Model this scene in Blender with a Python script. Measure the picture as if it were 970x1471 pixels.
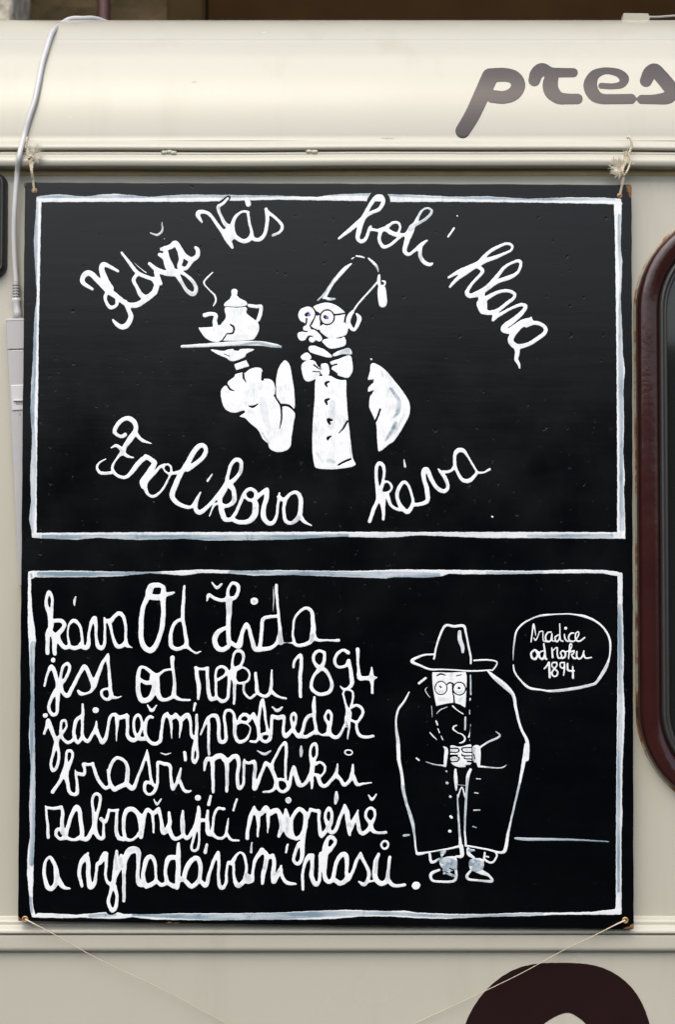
import bpy, math, random
import numpy as np
from mathutils import Vector, Matrix

R = math.radians
rnd = random.Random(7)
for o in list(bpy.data.objects):
    bpy.data.objects.remove(o)
scene = bpy.context.scene
COL = scene.collection

# ------------------------------------------------------------------ camera
IMW, IMH = 970.0, 1471.0
DIST = 2.0
PITCH = R(2.0)
VFOV_H = 1.177                      # metres of board plane seen top to bottom
cam_d = bpy.data.cameras.new('camera')
cam_d.sensor_fit = 'VERTICAL'
cam_d.sensor_height = 24.0
cam_d.lens = 24.0 * DIST / VFOV_H
cam_d.clip_start = 0.05
cam_d.clip_end = 400.0
cam_d.dof.use_dof = True
cam_d.dof.focus_distance = DIST + 0.01
cam_d.dof.aperture_fstop = 5.6
cam = bpy.data.objects.new('camera', cam_d)
COL.objects.link(cam)
CAM = Vector((0.0, -DIST, 1.5 - DIST * math.tan(PITCH)))
cam.location = CAM
cam.rotation_euler = (R(90) + PITCH, 0, 0)
scene.camera = cam

# ------------------------------------------------------------------ sky and sun
w = bpy.data.worlds.new('World')
scene.world = w
w.use_nodes = True
nt = w.node_tree
bg = nt.nodes['Background']
sky = nt.nodes.new('ShaderNodeTexSky')
sky.sky_type = 'NISHITA'
sky.sun_disc = False
SUN_EL, SUN_ROT = R(52), R(192)
sky.sun_elevation = SUN_EL
sky.sun_rotation = SUN_ROT
sky.air_density = 1.0
sky.dust_density = 3.5
sky.ozone_density = 1.2
nt.links.new(sky.outputs[0], bg.inputs[0])
bg.inputs[1].default_value = 0.14
sun_d = bpy.data.lights.new('sun', 'SUN')
sun_d.energy = 1.5
sun_d.angle = R(76)
sun_d.color = (1.0, 0.972, 0.915)
sun = bpy.data.objects.new('sun', sun_d)
COL.objects.link(sun)
# the sky's sun_rotation is measured clockwise from +Y
sd = Vector((math.sin(SUN_ROT) * math.cos(SUN_EL), math.cos(SUN_ROT) * math.cos(SUN_EL), math.sin(SUN_EL)))
sun.rotation_euler = (-sd).to_track_quat('-Z', 'Y').to_euler()
scene.view_settings.view_transform = 'Standard'
scene.view_settings.look = 'None'
scene.view_settings.gamma = 1.0
scene.view_settings.exposure = 0.72
scene.render.engine = 'CYCLES'

# ------------------------------------------------------------------ mapping photograph -> place
CP, SP = math.cos(PITCH), math.sin(PITCH)
F = DIST / (VFOV_H / IMH)           # focal length in photo pixels

def at(px, py, y=0.0):
    """the point on the vertical plane y that is seen at photo pixel px, py"""
    dx = px - IMW / 2
    dv = -(py - IMH / 2)
    d = Vector((dx, F * CP - dv * SP, F * SP + dv * CP))
    t = (y - CAM.y) / d.y
    return CAM + d * t

def proj_py(y, z):
    vy, vz = y - CAM.y, z - CAM.z
    f = vy * CP + vz * SP
    u = -vy * SP + vz * CP
    return IMH / 2 - F * u / f

# ------------------------------------------------------------------ materials
def new_mat(name):
    m = bpy.data.materials.new(name)
    m.use_nodes = True
    n = m.node_tree.nodes
    return m, n, m.node_tree.links, n['Principled BSDF']

def noise(n, l, scale, detail=4, vec=None, rough=0.55, stretch=None):
    t = n.new('ShaderNodeTexNoise')
    t.inputs['Scale'].default_value = scale
    t.inputs['Detail'].default_value = detail
    t.inputs['Roughness'].default_value = rough
    tc = n.new('ShaderNodeTexCoord')
    src = tc.outputs['Object']
    if stretch:
        mp = n.new('ShaderNodeMapping')
        mp.inputs['Scale'].default_value = stretch
        l.new(src, mp.inputs[0])
        src = mp.outputs[0]
    l.new(src, t.inputs['Vector'])
    return t

def ramp(n, l, src, stops):
    r = n.new('ShaderNodeValToRGB')
    e = r.color_ramp.elements
    e[0].position, e[0].color = stops[0][0], (*stops[0][1], 1)
    e[1].position, e[1].color = stops[1][0], (*stops[1][1], 1)
    for p, c in stops[2:]:
        k = e.new(p)
        k.color = (*c, 1)
    l.new(src, r.inputs[0])
    return r

def mixc(n, l, fac, a, b, mode='MIX'):
    m = n.new('ShaderNodeMix')
    m.data_type = 'RGBA'
    m.blend_type = mode
    for s, v in ((m.inputs[0], fac), (m.inputs[6], a), (m.inputs[7], b)):
        if isinstance(v, (int, float)):
            s.default_value = v
        elif isinstance(v, tuple):
            s.default_value = (*v, 1) if len(v) == 3 else v
        else:
            l.new(v, s)
    return m.outputs[2]

def bump(n, l, src, dist, strength=1.0, prev=None):
    b = n.new('ShaderNodeBump')
    b.inputs['Distance'].default_value = dist
    b.inputs['Strength'].default_value = strength
    l.new(src, b.inputs['Height'])
    if prev is not None:
        l.new(prev, b.inputs['Normal'])
    return b.outputs[0]

def simple(name, col, rough=0.5, var=0.0, scale=40, spec=0.5, metal=0.0, bd=0.0):
    m, n, l, p = new_mat(name)
    p.inputs['Roughness'].default_value = rough
    p.inputs['Specular IOR Level'].default_value = spec
    p.inputs['Metallic'].default_value = metal
    t = noise(n, l, scale)
    c = mixc(n, l, t.outputs[0], tuple(max(0, v * (1 - var)) for v in col), tuple(min(1, v * (1 + var)) for v in col))
    l.new(c, p.inputs['Base Color'])
    if bd:
        l.new(bump(n, l, t.outputs[0], bd), p.inputs['Normal'])
    return m

def mat_enamel():
    m, n, l, p = new_mat('cream_enamel')
    big = noise(n, l, 3.0, 5)
    c = mixc(n, l, big.outputs[0], (0.395, 0.382, 0.312), (0.44, 0.422, 0.35))
    # fine grime, chalky streaks running down, a few specks
    st = noise(n, l, 26, 6, stretch=(1.0, 1.0, 0.12))
    sr = ramp(n, l, st.outputs[0], [(0.55, (0, 0, 0)), (0.8, (1, 1, 1))])
    sm = n.new('ShaderNodeMath'); sm.operation = 'MULTIPLY'; sm.inputs[1].default_value = 0.16
    l.new(sr.outputs[0], sm.inputs[0])
    c = mixc(n, l, sm.outputs[0], c, (0.25, 0.22, 0.15))
    sp = noise(n, l, 260, 2)
    spr = ramp(n, l, sp.outputs[0], [(0.76, (0, 0, 0)), (0.80, (1, 1, 1))])
    sm2 = n.new('ShaderNodeMath'); sm2.operation = 'MULTIPLY'; sm2.inputs[1].default_value = 0.45
    l.new(spr.outputs[0], sm2.inputs[0])
    c = mixc(n, l, sm2.outputs[0], c, (0.3, 0.24, 0.16))
    l.new(c, p.inputs['Base Color'])
    rr = noise(n, l, 9, 5)
    r2 = ramp(n, l, rr.outputs[0], [(0.3, (0.16, 0.16, 0.16)), (0.75, (0.30, 0.30, 0.30))])
    l.new(r2.outputs[0], p.inputs['Roughness'])
    p.inputs['Specular IOR Level'].default_value = 0.36
    p.inputs['Coat Weight'].default_value = 0.08
    p.inputs['Coat Roughness'].default_value = 0.08
    dents = noise(n, l, 5, 2)
    peel = noise(n, l, 420, 2)
    b = bump(n, l, dents.outputs[0], 0.0012)
    b = bump(n, l, peel.outputs[0], 0.00006, 1.0, b)
    l.new(b, p.inputs['Normal'])
    return m

def mat_board():
    m, n, l, p = new_mat('black_board_paint')
    br = noise(n, l, 60, 6, stretch=(0.10, 1, 1.0))
    c = mixc(n, l, br.outputs[0], (0.0003, 0.0005, 0.0008), (0.0009, 0.0016, 0.0024))
    dust = noise(n, l, 330, 3)
    dr = ramp(n, l, dust.outputs[0], [(0.72, (0, 0, 0)), (0.78, (1, 1, 1))])
    dm = n.new('ShaderNodeMath'); dm.operation = 'MULTIPLY'; dm.inputs[1].default_value = 0.012
    l.new(dr.outputs[0], dm.inputs[0])
    c = mixc(n, l, dm.outputs[0], c, (0.35, 0.38, 0.40))
    l.new(c, p.inputs['Base Color'])
    rg = noise(n, l, 12, 5)
    r2 = ramp(n, l, rg.outputs[0], [(0.3, (0.15, 0.15, 0.15)), (0.75, (0.29, 0.29, 0.29))])
    l.new(r2.outputs[0], p.inputs['Roughness'])
    p.inputs['Specular IOR Level'].default_value = 0.24
    pit = noise(n, l, 110, 3)
    pr = ramp(n, l, pit.outputs[0], [(0.66, (1, 1, 1)), (0.76, (0, 0, 0))])
    b = bump(n, l, br.outputs[0], 0.00009)
    b = bump(n, l, pr.outputs[0], 0.00022, 1.0, b)
    l.new(b, p.inputs['Normal'])
    return m

def mat_paint(name, stretch):
    """white sign paint; attribute 'thin' says where it was brushed on so thinly that the black shows through"""
    m, n, l, p = new_mat(name)
    at_ = n.new('ShaderNodeAttribute'); at_.attribute_name = 'thin'
    st = noise(n, l, 150, 6, stretch=stretch)
    s2 = ramp(n, l, st.outputs[0], [(0.36, (0, 0, 0)), (0.62, (1, 1, 1))])
    cl = noise(n, l, 30, 3)
    a = n.new('ShaderNodeMath'); a.operation = 'MULTIPLY_ADD'
    l.new(s2.outputs[0], a.inputs[0]); a.inputs[1].default_value = 0.55; a.inputs[2].default_value = 0.45
    f = n.new('ShaderNodeMath'); f.operation = 'MULTIPLY'; f.use_clamp = True
    l.new(a.outputs[0], f.inputs[0]); l.new(at_.outputs['Fac'], f.inputs[1])
    pt = noise(n, l, 55, 5, rough=0.65)
    pr_ = ramp(n, l, pt.outputs[0], [(0.50, (0, 0, 0)), (0.68, (1, 1, 1))])
    fine = noise(n, l, 420, 4, stretch=(1, 1, 0.25))
    fr_ = ramp(n, l, fine.outputs[0], [(0.40, (0, 0, 0)), (0.62, (1, 1, 1))])
    pm = n.new('ShaderNodeMath'); pm.operation = 'MULTIPLY'
    l.new(pr_.outputs[0], pm.inputs[0]); l.new(fr_.outputs[0], pm.inputs[1])
    pa = n.new('ShaderNodeMath'); pa.operation = 'MULTIPLY_ADD'; pa.use_clamp = True
    l.new(pm.outputs[0], pa.inputs[0]); pa.inputs[1].default_value = 0.42; l.new(f.outputs[0], pa.inputs[2])
    f = pa
    base = mixc(n, l, cl.outputs[0], (0.73, 0.745, 0.75), (0.77, 0.775, 0.77))
    c = mixc(n, l, f.outputs[0], base, (0.16, 0.235, 0.285))
    l.new(c, p.inputs['Base Color'])
    p.inputs['Roughness'].default_value = 0.42
    p.inputs['Specular IOR Level'].default_value = 0.4
    l.new(bump(n, l, st.outputs[0], 0.00012), p.inputs['Normal'])
    return m

M = {}
M['enamel'] = mat_enamel()
M['board'] = mat_board()
M['paint'] = mat_paint('white_sign_paint', (1, 1, 1))
M['paint_h'] = mat_paint('white_sign_paint_brushed_across', (0.08, 1, 1))
M['paint_v'] = mat_paint('white_sign_paint_brushed_down', (1, 1, 0.08))
M['violet'] = simple('violet_paint', (0.16, 0.12, 0.42), 0.4, 0.2)
M['letter'] = simple('dark_brown_film', (0.015, 0.0058, 0.0058), 0.15, 0.15, 30, 0.42)
M['frame'] = simple('dark_brown_gloss', (0.030, 0.0085, 0.0075), 0.16, 0.35, 25, 0.5, 0, 0.0008)
M['rubber'] = simple('black_rubber', (0.022, 0.020, 0.018), 0.5, 0.3, 60)
M['glass'] = simple('dark_window_glass', (0.010, 0.012, 0.011), 0.05, 0.1, 10, 0.5)
M['plastic'] = simple('white_cable_plastic', (0.48, 0.475, 0.47), 0.35, 0.06, 50)
M['plastic_g'] = simple('light_grey_plastic', (0.37, 0.36, 0.36), 0.4, 0.06, 50)
M['dark'] = simple('dark_slot', (0.02, 0.02, 0.02), 0.6)
M['twine'] = simple('natural_twine', (0.50, 0.43, 0.31), 0.85, 0.35, 900)
M['brass'] = simple('worn_brass', (0.42, 0.25, 0.10), 0.45, 0.5, 500, 0.5, 0.6)
M['wood'] = simple('bare_board_edge', (0.17, 0.085, 0.03), 0.8, 0.95, 500, 0.3)
M['fluff'] = simple('frayed_twine', (0.66, 0.61, 0.50), 0.95, 0.2, 300)
M['grime'] = simple('grime', (0.20, 0.17, 0.13), 0.8, 0.5, 600)
M['clip'] = simple('beige_clip', (0.30, 0.285, 0.22), 0.5, 0.1)
M['wire'] = simple('grey_wire', (0.25, 0.24, 0.24), 0.5)
M['ground'] = simple('grey_paving', (0.036, 0.034, 0.031), 0.85, 0.3, 3, 0.3, 0, 0.004)
M['plaster'] = simple('brown_plaster', (0.075, 0.056, 0.032), 1.0, 0.4, 14, 0.0, 0, 0.01)
M['darkwood'] = simple('dark_brown_boards', (0.024, 0.0135, 0.006), 1.0, 0.3, 9, 0.0)
M['post'] = simple('brown_post', (0.036, 0.024, 0.011), 1.0, 0.3, 9, 0.0)
M['stone'] = simple('pale_stone', (0.36, 0.33, 0.27), 0.9, 0.55, 26, 0.2, 0, 0.02)
M['redpipe'] = simple('dark_red_paint', (0.035, 0.005, 0.004), 0.6, 0.4, 25)
M['gutter_tint'] = simple('ochre_gutter_tint', (0.62, 0.50, 0.27), 0.6, 0.3, 30)  # grime tint, raised in tone to lighten the shaded gap under the gutter
M['facade'] = simple('added_facade_brown', (0.075, 0.07, 0.062), 0.95, 0.3, 3, 0.1)

def mat_rust():
    m, n, l, p = new_mat('rusty_paint_edge')
    t = noise(n, l, 34, 6, rough=0.7, stretch=(1, 1, 0.5))
    r = ramp(n, l, t.outputs[0], [(0.47, (0.34, 0.31, 0.23)), (0.53, (0.26, 0.10, 0.02)), (0.64, (0.05, 0.016, 0.006))])
    l.new(r.outputs[0], p.inputs['Base Color'])
    p.inputs['Roughness'].default_value = 0.75
    l.new(bump(n, l, t.outputs[0], 0.001), p.inputs['Normal'])
    return m
M['rust'] = mat_rust()

# ------------------------------------------------------------------ object helpers
def link(name, me, mat, parent=None, label=None, cat=None, group=None, kind=None, smooth=False):
    if mat is not None:
        me.materials.append(mat)
    if smooth:
        for p in me.polygons:
            p.use_smooth = True
    o = bpy.data.objects.new(name, me)
    COL.objects.link(o)
    if parent is not None:
        o.parent = parent
        o.matrix_parent_inverse = Matrix.Translation(-Vector(parent.location))
    tag(o, label, cat, group, kind)
    return o

def tag(o, label=None, cat=None, group=None, kind=None):
    for k, v in (('label', label), ('category', cat), ('group', group), ('kind', kind)):
        if v:
            o[k] = v

def empty(name, loc, label, cat, group=None):
    o = bpy.data.objects.new(name, None)
    COL.objects.link(o)
    o.location = loc
    o.empty_display_size = 0.1
    tag(o, label, cat, group)
    return o

def mesh(name, v, f):
    me = bpy.data.meshes.new(name)
    me.from_pydata([tuple(p) for p in v], [], f)
    me.update()
    return me

def box(name, lo, hi, mat, parent=None, bev=0.0, **k):
    import bmesh
    bm = bmesh.new()
    bmesh.ops.create_cube(bm, size=1)
    for v in bm.verts:
        v.co = Vector([lo[i] + (v.co[i] + 0.5) * (hi[i] - lo[i]) for i in range(3)])
    if bev:
        bmesh.ops.bevel(bm, geom=bm.edges[:], offset=bev, segments=3, affect='EDGES', profile=0.6)
    me = bpy.data.meshes.new(name)
    bm.to_mesh(me); bm.free()
    return link(name, me, mat, parent, **k)

def prism(name, front, y0, y1, mat, parent=None, bev=0.0, **k):
    """front: outline (x, z) extruded from y0 (front) to y1 (back)"""
    import bmesh
    bm = bmesh.new()
    a = [bm.verts.new((x, y0, z)) for x, z in front]
    b = [bm.verts.new((x, y1, z)) for x, z in front]
    bm.faces.new(a)
    bm.faces.new(b[::-1])
    n = len(a)
    for i in range(n):
        bm.faces.new((a[i], b[i], b[(i + 1) % n], a[(i + 1) % n]))
    bmesh.ops.recalc_face_normals(bm, faces=bm.faces[:])
    if bev:
        fe = [e for e in bm.edges if all(abs(v.co.y - y0) < 1e-7 for v in e.verts)]
        bmesh.ops.bevel(bm, geom=fe, offset=bev, segments=2, affect='EDGES', profile=0.5)
    me = bpy.data.meshes.new(name)
    bm.to_mesh(me); bm.free()
    return link(name, me, mat, parent, **k)

def crom(pts, n=8):
    pts = [np.array(p, float) for p in pts]
    if len(pts) < 3:
        return pts
    P = [2 * pts[0] - pts[1]] + pts + [2 * pts[-1] - pts[-2]]
    out = []
    for i in range(1, len(P) - 2):
        a, b, c, d = P[i - 1], P[i], P[i + 1], P[i + 2]
        for k in range(n):
            t = k / n
            out.append(0.5 * ((2 * b) + (c - a) * t + (2 * a - 5 * b + 4 * c - d) * t * t + (3 * b - a - 3 * c + d) * t ** 3))
    out.append(pts[-1])
    return out

def tube_data(path, rad, sides=10, cap=True):
    v, f = [], []
    n = len(path)
    path = [Vector(p) for p in path]
    up = Vector((0.31, -0.9, 0.2))
    for i, p in enumerate(path):
        t = (path[min(i + 1, n - 1)] - path[max(i - 1, 0)]).normalized()
        a = t.cross(up).normalized()
        b = t.cross(a).normalized()
        r = rad[i] if hasattr(rad, '__len__') else rad
        for k in range(sides):
            th = 2 * math.pi * k / sides
            v.append(p + a * (r * math.cos(th)) + b * (r * math.sin(th)))
    for i in range(n - 1):
        for k in range(sides):
            k2 = (k + 1) % sides
            f.append((i * sides + k, i * sides + k2, (i + 1) * sides + k2, (i + 1) * sides + k))
    if cap:
        f.append(tuple(range(sides))[::-1])
        f.append(tuple((n - 1) * sides + k for k in range(sides)))
    return v, f

def tube(name, path, rad, mat, parent=None, sides=10, **k):
    v, f = tube_data(path, rad, sides)
    return link(name, mesh(name, v, f), mat, parent, smooth=True, **k)

def join_data(parts):
    V, Fc = [], []
    for v, f in parts:
        o = len(V)
        V += v
        Fc += [tuple(i + o for i in q) for q in f]
    return V, Fc

# ------------------------------------------------------------------ brushed paint: outlines of strokes turned into a raised skin
STEP = 0.62
class Paint:
    """collects strokes in photo pixels; build() makes one clean raised mesh of their union"""
    def __init__(self, wob=0.30):
        self.fat = -0.02 if wob > 0.13 else (0.04 if wob > 0.11 else (-0.16 if wob > 0.01 else 0.0))
        self.pool = 0.2 < wob < 0.25
        self.ops = []
        self.wob = wob
        self.t = None

    def crop(self, ox, oy, s):
        self.t = (ox, oy, s)
        return self

    def _pts(self, txt):
        ox, oy, s = self.t
        out, wl = [], 0
        for tok in txt.split():
            q = [float(a) for a in tok.split(',')]
            if len(q) > 2:
                wl = q[2]
            out.append((ox + q[0] / s, oy + q[1] / s, wl / s))
        return out

    def S(self, *txts, line=False, sub=False, grow=0.0):      # brush strokes
        for txt in txts:
            p = self._pts(txt)
            if len(p) > 2 and not line:
                p = crom(p, 6)
            self.ops.append(('sub' if sub else 'add', [(a[0], a[1], a[2] + grow) for a in p]))
        return self

    def K(self, *txts, line=False, grow=0.55):                  # strokes left black
        return self.S(*txts, line=line, sub=True, grow=grow)

    def G(self, *txts, smooth=True):                            # filled areas
        for txt in txts:
            p = [a[:2] for a in self._pts(txt)]
            if smooth:
                q = p[-2:] + p + p[:2]
                c = crom(q, 4)
                p = [tuple(a) for a in c[8:8 + 4 * len(p)]]
            self.ops.append(('fill', p))
        return self

    def T(self, *txts, v=1.0):                                  # thinly painted zones
        for txt in txts:
            p = self._pts(txt)
            if len(p) > 2:
                p = crom(p, 6)
            self.ops.append(('thin', [tuple(a) for a in p], v))
        return self

    def ring(self, cx, cy, rx, ry, wd, sub=False):
        pts = ' '.join('%.1f,%.1f,%g' % (cx + rx * math.cos(k * math.pi / 8), cy + ry * math.sin(k * math.pi / 8), wd) for k in range(17))
        return self.S(pts, sub=sub)

    def field(self, pad=3.0):
        xs, ys = [], []
        for op in self.ops:
            if op[0] in ('add', 'fill'):
                for a in op[1]:
                    r = a[2] / 2 if len(a) > 2 else 0
                    xs += [a[0] - r, a[0] + r]
                    ys += [a[1] - r, a[1] + r]
        x0, y0 = min(xs) - pad, min(ys) - pad
        nx, ny = int((max(xs) + pad - x0) / STEP) + 2, int((max(ys) + pad - y0) / STEP) + 2
        gx = x0 + np.arange(nx) * STEP
        gy = y0 + np.arange(ny) * STEP
        X0, Y0 = np.meshgrid(gx, gy)
        k = self.wob
        X = X0 + k * (np.sin(Y0 * 0.9 + X0 * 0.35) * 0.6 + np.sin(Y0 * 0.31 + 1.7) * 0.9)
        Y = Y0 + k * (np.sin(X0 * 0.83 - Y0 * 0.3 + 0.5) * 0.6 + np.sin(X0 * 0.27 + 0.4) * 0.9)
        D = np.full(X.shape, -9.0)
        TH = np.zeros(X.shape)
        def seg(path, A, combine):
            if len(path) == 1:
                path = path * 2
            for a, b in zip(path[:-1], path[1:]):
                rm = max(a[2], b[2]) / 2 + 3.2
                ix0 = max(0, int((min(a[0], b[0]) - rm - x0) / STEP)); ix1 = min(nx, int((max(a[0], b[0]) + rm - x0) / STEP) + 2)
                iy0 = max(0, int((min(a[1], b[1]) - rm - y0) / STEP)); iy1 = min(ny, int((max(a[1], b[1]) + rm - y0) / STEP) + 2)
                if ix1 <= ix0 or iy1 <= iy0:
                    continue
                xx, yy = X[iy0:iy1, ix0:ix1], Y[iy0:iy1, ix0:ix1]
                dx, dy = b[0] - a[0], b[1] - a[1]
                L = dx * dx + dy * dy
                t = np.clip(((xx - a[0]) * dx + (yy - a[1]) * dy) / L, 0, 1) if L > 1e-9 else 0.0
                d = (a[2] + (b[2] - a[2]) * t) / 2 - np.hypot(xx - a[0] - dx * t, yy - a[1] - dy * t)
                A[iy0:iy1, ix0:ix1] = combine(A[iy0:iy1, ix0:ix1], d)
        for op in self.ops:
            if op[0] == 'add':
                seg(op[1], D, np.maximum)
            elif op[0] == 'fill':
                P = op[1]
                bx0, bx1 = min(p[0] for p in P) - 3, max(p[0] for p in P) + 3
                by0, by1 = min(p[1] for p in P) - 3, max(p[1] for p in P) + 3
                ix0, ix1 = max(0, int((bx0 - x0) / STEP)), min(nx, int((bx1 - x0) / STEP) + 2)
                iy0, iy1 = max(0, int((by0 - y0) / STEP)), min(ny, int((by1 - y0) / STEP) + 2)
                xx, yy = X[iy0:iy1, ix0:ix1], Y[iy0:iy1, ix0:ix1]
                dist = np.full(xx.shape, 99.0)
                ins = np.zeros(xx.shape, bool)
                for a, b in zip(P, P[1:] + P[:1]):
                    dx, dy = b[0] - a[0], b[1] - a[1]
                    L = dx * dx + dy * dy
                    t = np.clip(((xx - a[0]) * dx + (yy - a[1]) * dy) / max(L, 1e-9), 0, 1)
                    dist = np.minimum(dist, np.hypot(xx - a[0] - dx * t, yy - a[1] - dy * t))
                    c = (a[1] > yy) != (b[1] > yy)
                    if dy != 0:
                        ins ^= c & (xx < dx * (yy - a[1]) / dy + a[0])
                D[iy0:iy1, ix0:ix1] = np.maximum(D[iy0:iy1, ix0:ix1], np.where(ins, dist, -dist))
        D = np.clip(D, -3, 6)
        # wet paint rounds off its own corners
        E = D.copy()
        E[1:-1, 1:-1] = (D[1:-1, 1:-1] * 4 + 2 * (D[:-2, 1:-1] + D[2:, 1:-1] + D[1:-1, :-2] + D[1:-1, 2:]) + D[:-2, :-2] + D[2:, 2:] + D[:-2, 2:] + D[2:, :-2]) / 16
        if self.pool:
            # paint pools in the narrow corners where strokes meet
            P_ = E.copy()
            for _ in range(5):
                Q = P_.copy()
                Q[1:-1, 1:-1] = (P_[1:-1, 1:-1] * 4 + 2 * (P_[:-2, 1:-1] + P_[2:, 1:-1] + P_[1:-1, :-2] + P_[1:-1, 2:]) + P_[:-2, :-2] + P_[2:, 2:] + P_[:-2, 2:] + P_[2:, :-2]) / 16
                P_ = Q
            E = np.maximum(E, P_ + 0.05)
        D = E + self.fat
        for op in self.ops:
            if op[0] == 'sub':
                seg(op[1], D, lambda A, d: np.minimum(A, -d))
            elif op[0] == 'thin':
                v = op[2]
                seg(op[1], TH, lambda A, d: np.maximum(A, v * np.clip(d / 1.4 + 0.5, 0, 1)))
        return gx, gy, D, TH

    def build(self, name, mat, parent, place, base_thin=0.06, h=0.00014, label=None, **k):
        """place(px, py, height) -> point of the painted surface raised by height"""
        gx, gy, D, TH = self.field()
        D = np.where(np.abs(D) < 1e-4, 1e-4, D)
        ins = D > 0
        ny, nx = D.shape
        verts, thin, faces = [], [], []
        vid = {}
        def vadd(x, y, d, th):
            t = min(max(d / 1.3, 0), 1)
            verts.append(place(x, y, h * (0.25 + 0.75 * t * (2 - t)) if d > 0 else 0.0))
            thin.append(min(1.0, base_thin + th))
            return len(verts) - 1
        def cv(j, i):
            key = (j, i)
            if key not in vid:
                vid[key] = vadd(gx[i], gy[j], D[j, i], TH[j, i])
            return vid[key]
        def ev(j, i, j2, i2):
            key = (j, i, j2, i2) if (j, i) < (j2, i2) else (j2, i2, j, i)
            if key not in vid:
                a, b = D[key[0], key[1]], D[key[2], key[3]]
                t = a / (a - b)
                vid[key] = vadd(gx[key[1]] + (gx[key[3]] - gx[key[1]]) * t, gy[key[0]] + (gy[key[2]] - gy[key[0]]) * t, 0, max(TH[key[0], key[1]], TH[key[2], key[3]]))
            return vid[key]
        cnt = ins[:-1, :-1].astype(int) + ins[1:, :-1] + ins[:-1, 1:] + ins[1:, 1:]
        for j, i in np.argwhere(cnt > 0):
            j, i = int(j), int(i)
            c = [(j, i), (j + 1, i), (j + 1, i + 1), (j, i + 1)]
            if cnt[j, i] == 4:
                faces.append(tuple(cv(*q) for q in c))
                continue
            s = [ins[q] for q in c]
            if cnt[j, i] == 2 and s[0] == s[2]:
                for q in range(4):
                    if s[q]:
                        faces.append((ev(*c[q - 1], *c[q]), cv(*c[q]), ev(*c[q], *c[(q + 1) % 4])))
                continue
            poly = []
            for q in range(4):
                a, b = c[q], c[(q + 1) % 4]
                if s[q]:
                    poly.append(cv(*a))
                if s[q] != s[(q + 1) % 4]:
                    poly.append(ev(*a, *b))
            if len(poly) > 2:
                faces.append(tuple(poly))
        me = mesh(name, verts, faces)
        at_ = me.attributes.new('thin', 'FLOAT', 'POINT')
        at_.data.foreach_set('value', thin)
        return link(name, me, mat, parent, smooth=True, label=label, **k)

# ------------------------------------------------------------------ ground and what stands round the van
link('ground', mesh('ground', [(-60, -60, 0), (60, -60, 0), (60, 60, 0), (-60, 60, 0)], [(0, 1, 2, 3)]), M['ground'], kind='structure')

BY = 1.9     # distance of the house front behind the van
def bx(px, y=BY): return at(px, 10, y).x
x_stone, x_pl, x_pipe0, x_pipe1, x_dk = bx(47), bx(146), bx(147), bx(166), bx(300)
# house front behind the van: plaster wall with a dark timber front fixed to it, a stone pillar, a drainpipe
hw = empty('house_wall', (x_pl, BY, 0), 'brown plastered house wall in shade behind the van roof', 'wall')
def rough_sheet(name, x0, x1, z0, z1, y, amp, mat, parent, step=0.05, **k):
    nx, nz = max(2, int((x1 - x0) / step)), max(2, int((z1 - z0) / step))
    v, f = [], []
    for j in range(nz + 1):
        for i in range(nx + 1):
            X, Z = x0 + (x1 - x0) * i / nx, z0 + (z1 - z0) * j / nz
            v.append((X, y + amp * (math.sin(X * 31 + Z * 17) * math.sin(Z * 43 - X * 11) + 0.5 * rnd.random()), Z))
    for j in range(nz):
        for i in range(nx):
            a = j * (nx + 1) + i
            f.append((a, a + 1, a + nx + 2, a + nx + 1))
    return link(name, mesh(name, v, f), mat, parent, **k)
rough_sheet('plaster', x_stone - 0.02, x_dk + 0.4, 0.0, 5.0, BY, 0.012, M['plaster'], hw, 0.06)
tf = empty('timber_front', (0.6, BY - 0.04, 0), 'dark brown boarded shop front behind the van roof, right of the red pipe', 'shop front')
box('front_panel', (x_dk, BY - 0.06, 0.0), (4.4, BY + 0.1, 5.0), M['darkwood'], tf, 0.01)
box('corner_post', (x_dk - 0.09, BY - 0.075, 0.0), (x_dk - 0.002, BY + 0.1, 5.0), M['post'], tf, 0.02)
sp = empty('stone_pillar', (x_stone - 0.3, BY, 0), 'pale weathered stone pillar at the left behind the van roof', 'pillar')
z = 0.0
while z < 4.8:
    hh = 0.32 + 0.1 * rnd.random()
    box('stone', (x_stone - 3.5, BY - 0.20 - 0.02 * rnd.random(), z), (x_stone - 0.01 * rnd.random(), BY + 0.1, z + hh - 0.008), M['stone'], sp, 0.018)
    z += hh
dp = empty('drainpipe', ((x_pipe0 + x_pipe1) / 2, BY - 0.1, 0), 'dark red painted pipe running down the wall behind the van roof', 'pipe')
pxm = (x_pipe0 + x_pipe1) / 2
tube('pipe', [(pxm, BY - 0.09, 0), (pxm, BY - 0.09, 2.2), (pxm, BY - 0.09, 4.9)], (x_pipe1 - x_pipe0) / 2, M['redpipe'], dp, 20)
for zz in (1.2, 3.2):
    tube('pipe_clamp', [(pxm, BY - 0.09, zz), (pxm, BY - 0.09, zz + 0.03)], (x_pipe1 - x_pipe0) / 2 + 0.006, M['redpipe'], dp, 20)
# house front added out of view, for the glossy board and enamel to mirror
fc = empty('added_facade', (0, -7.2, 0), 'unseen brown house front added across the lane for the glossy paint to reflect', 'added backdrop')
rough_sheet('wall', -14, 14, 0.0, 2.65, -7.2, 0.01, M['facade'], fc, 0.5)

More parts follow.
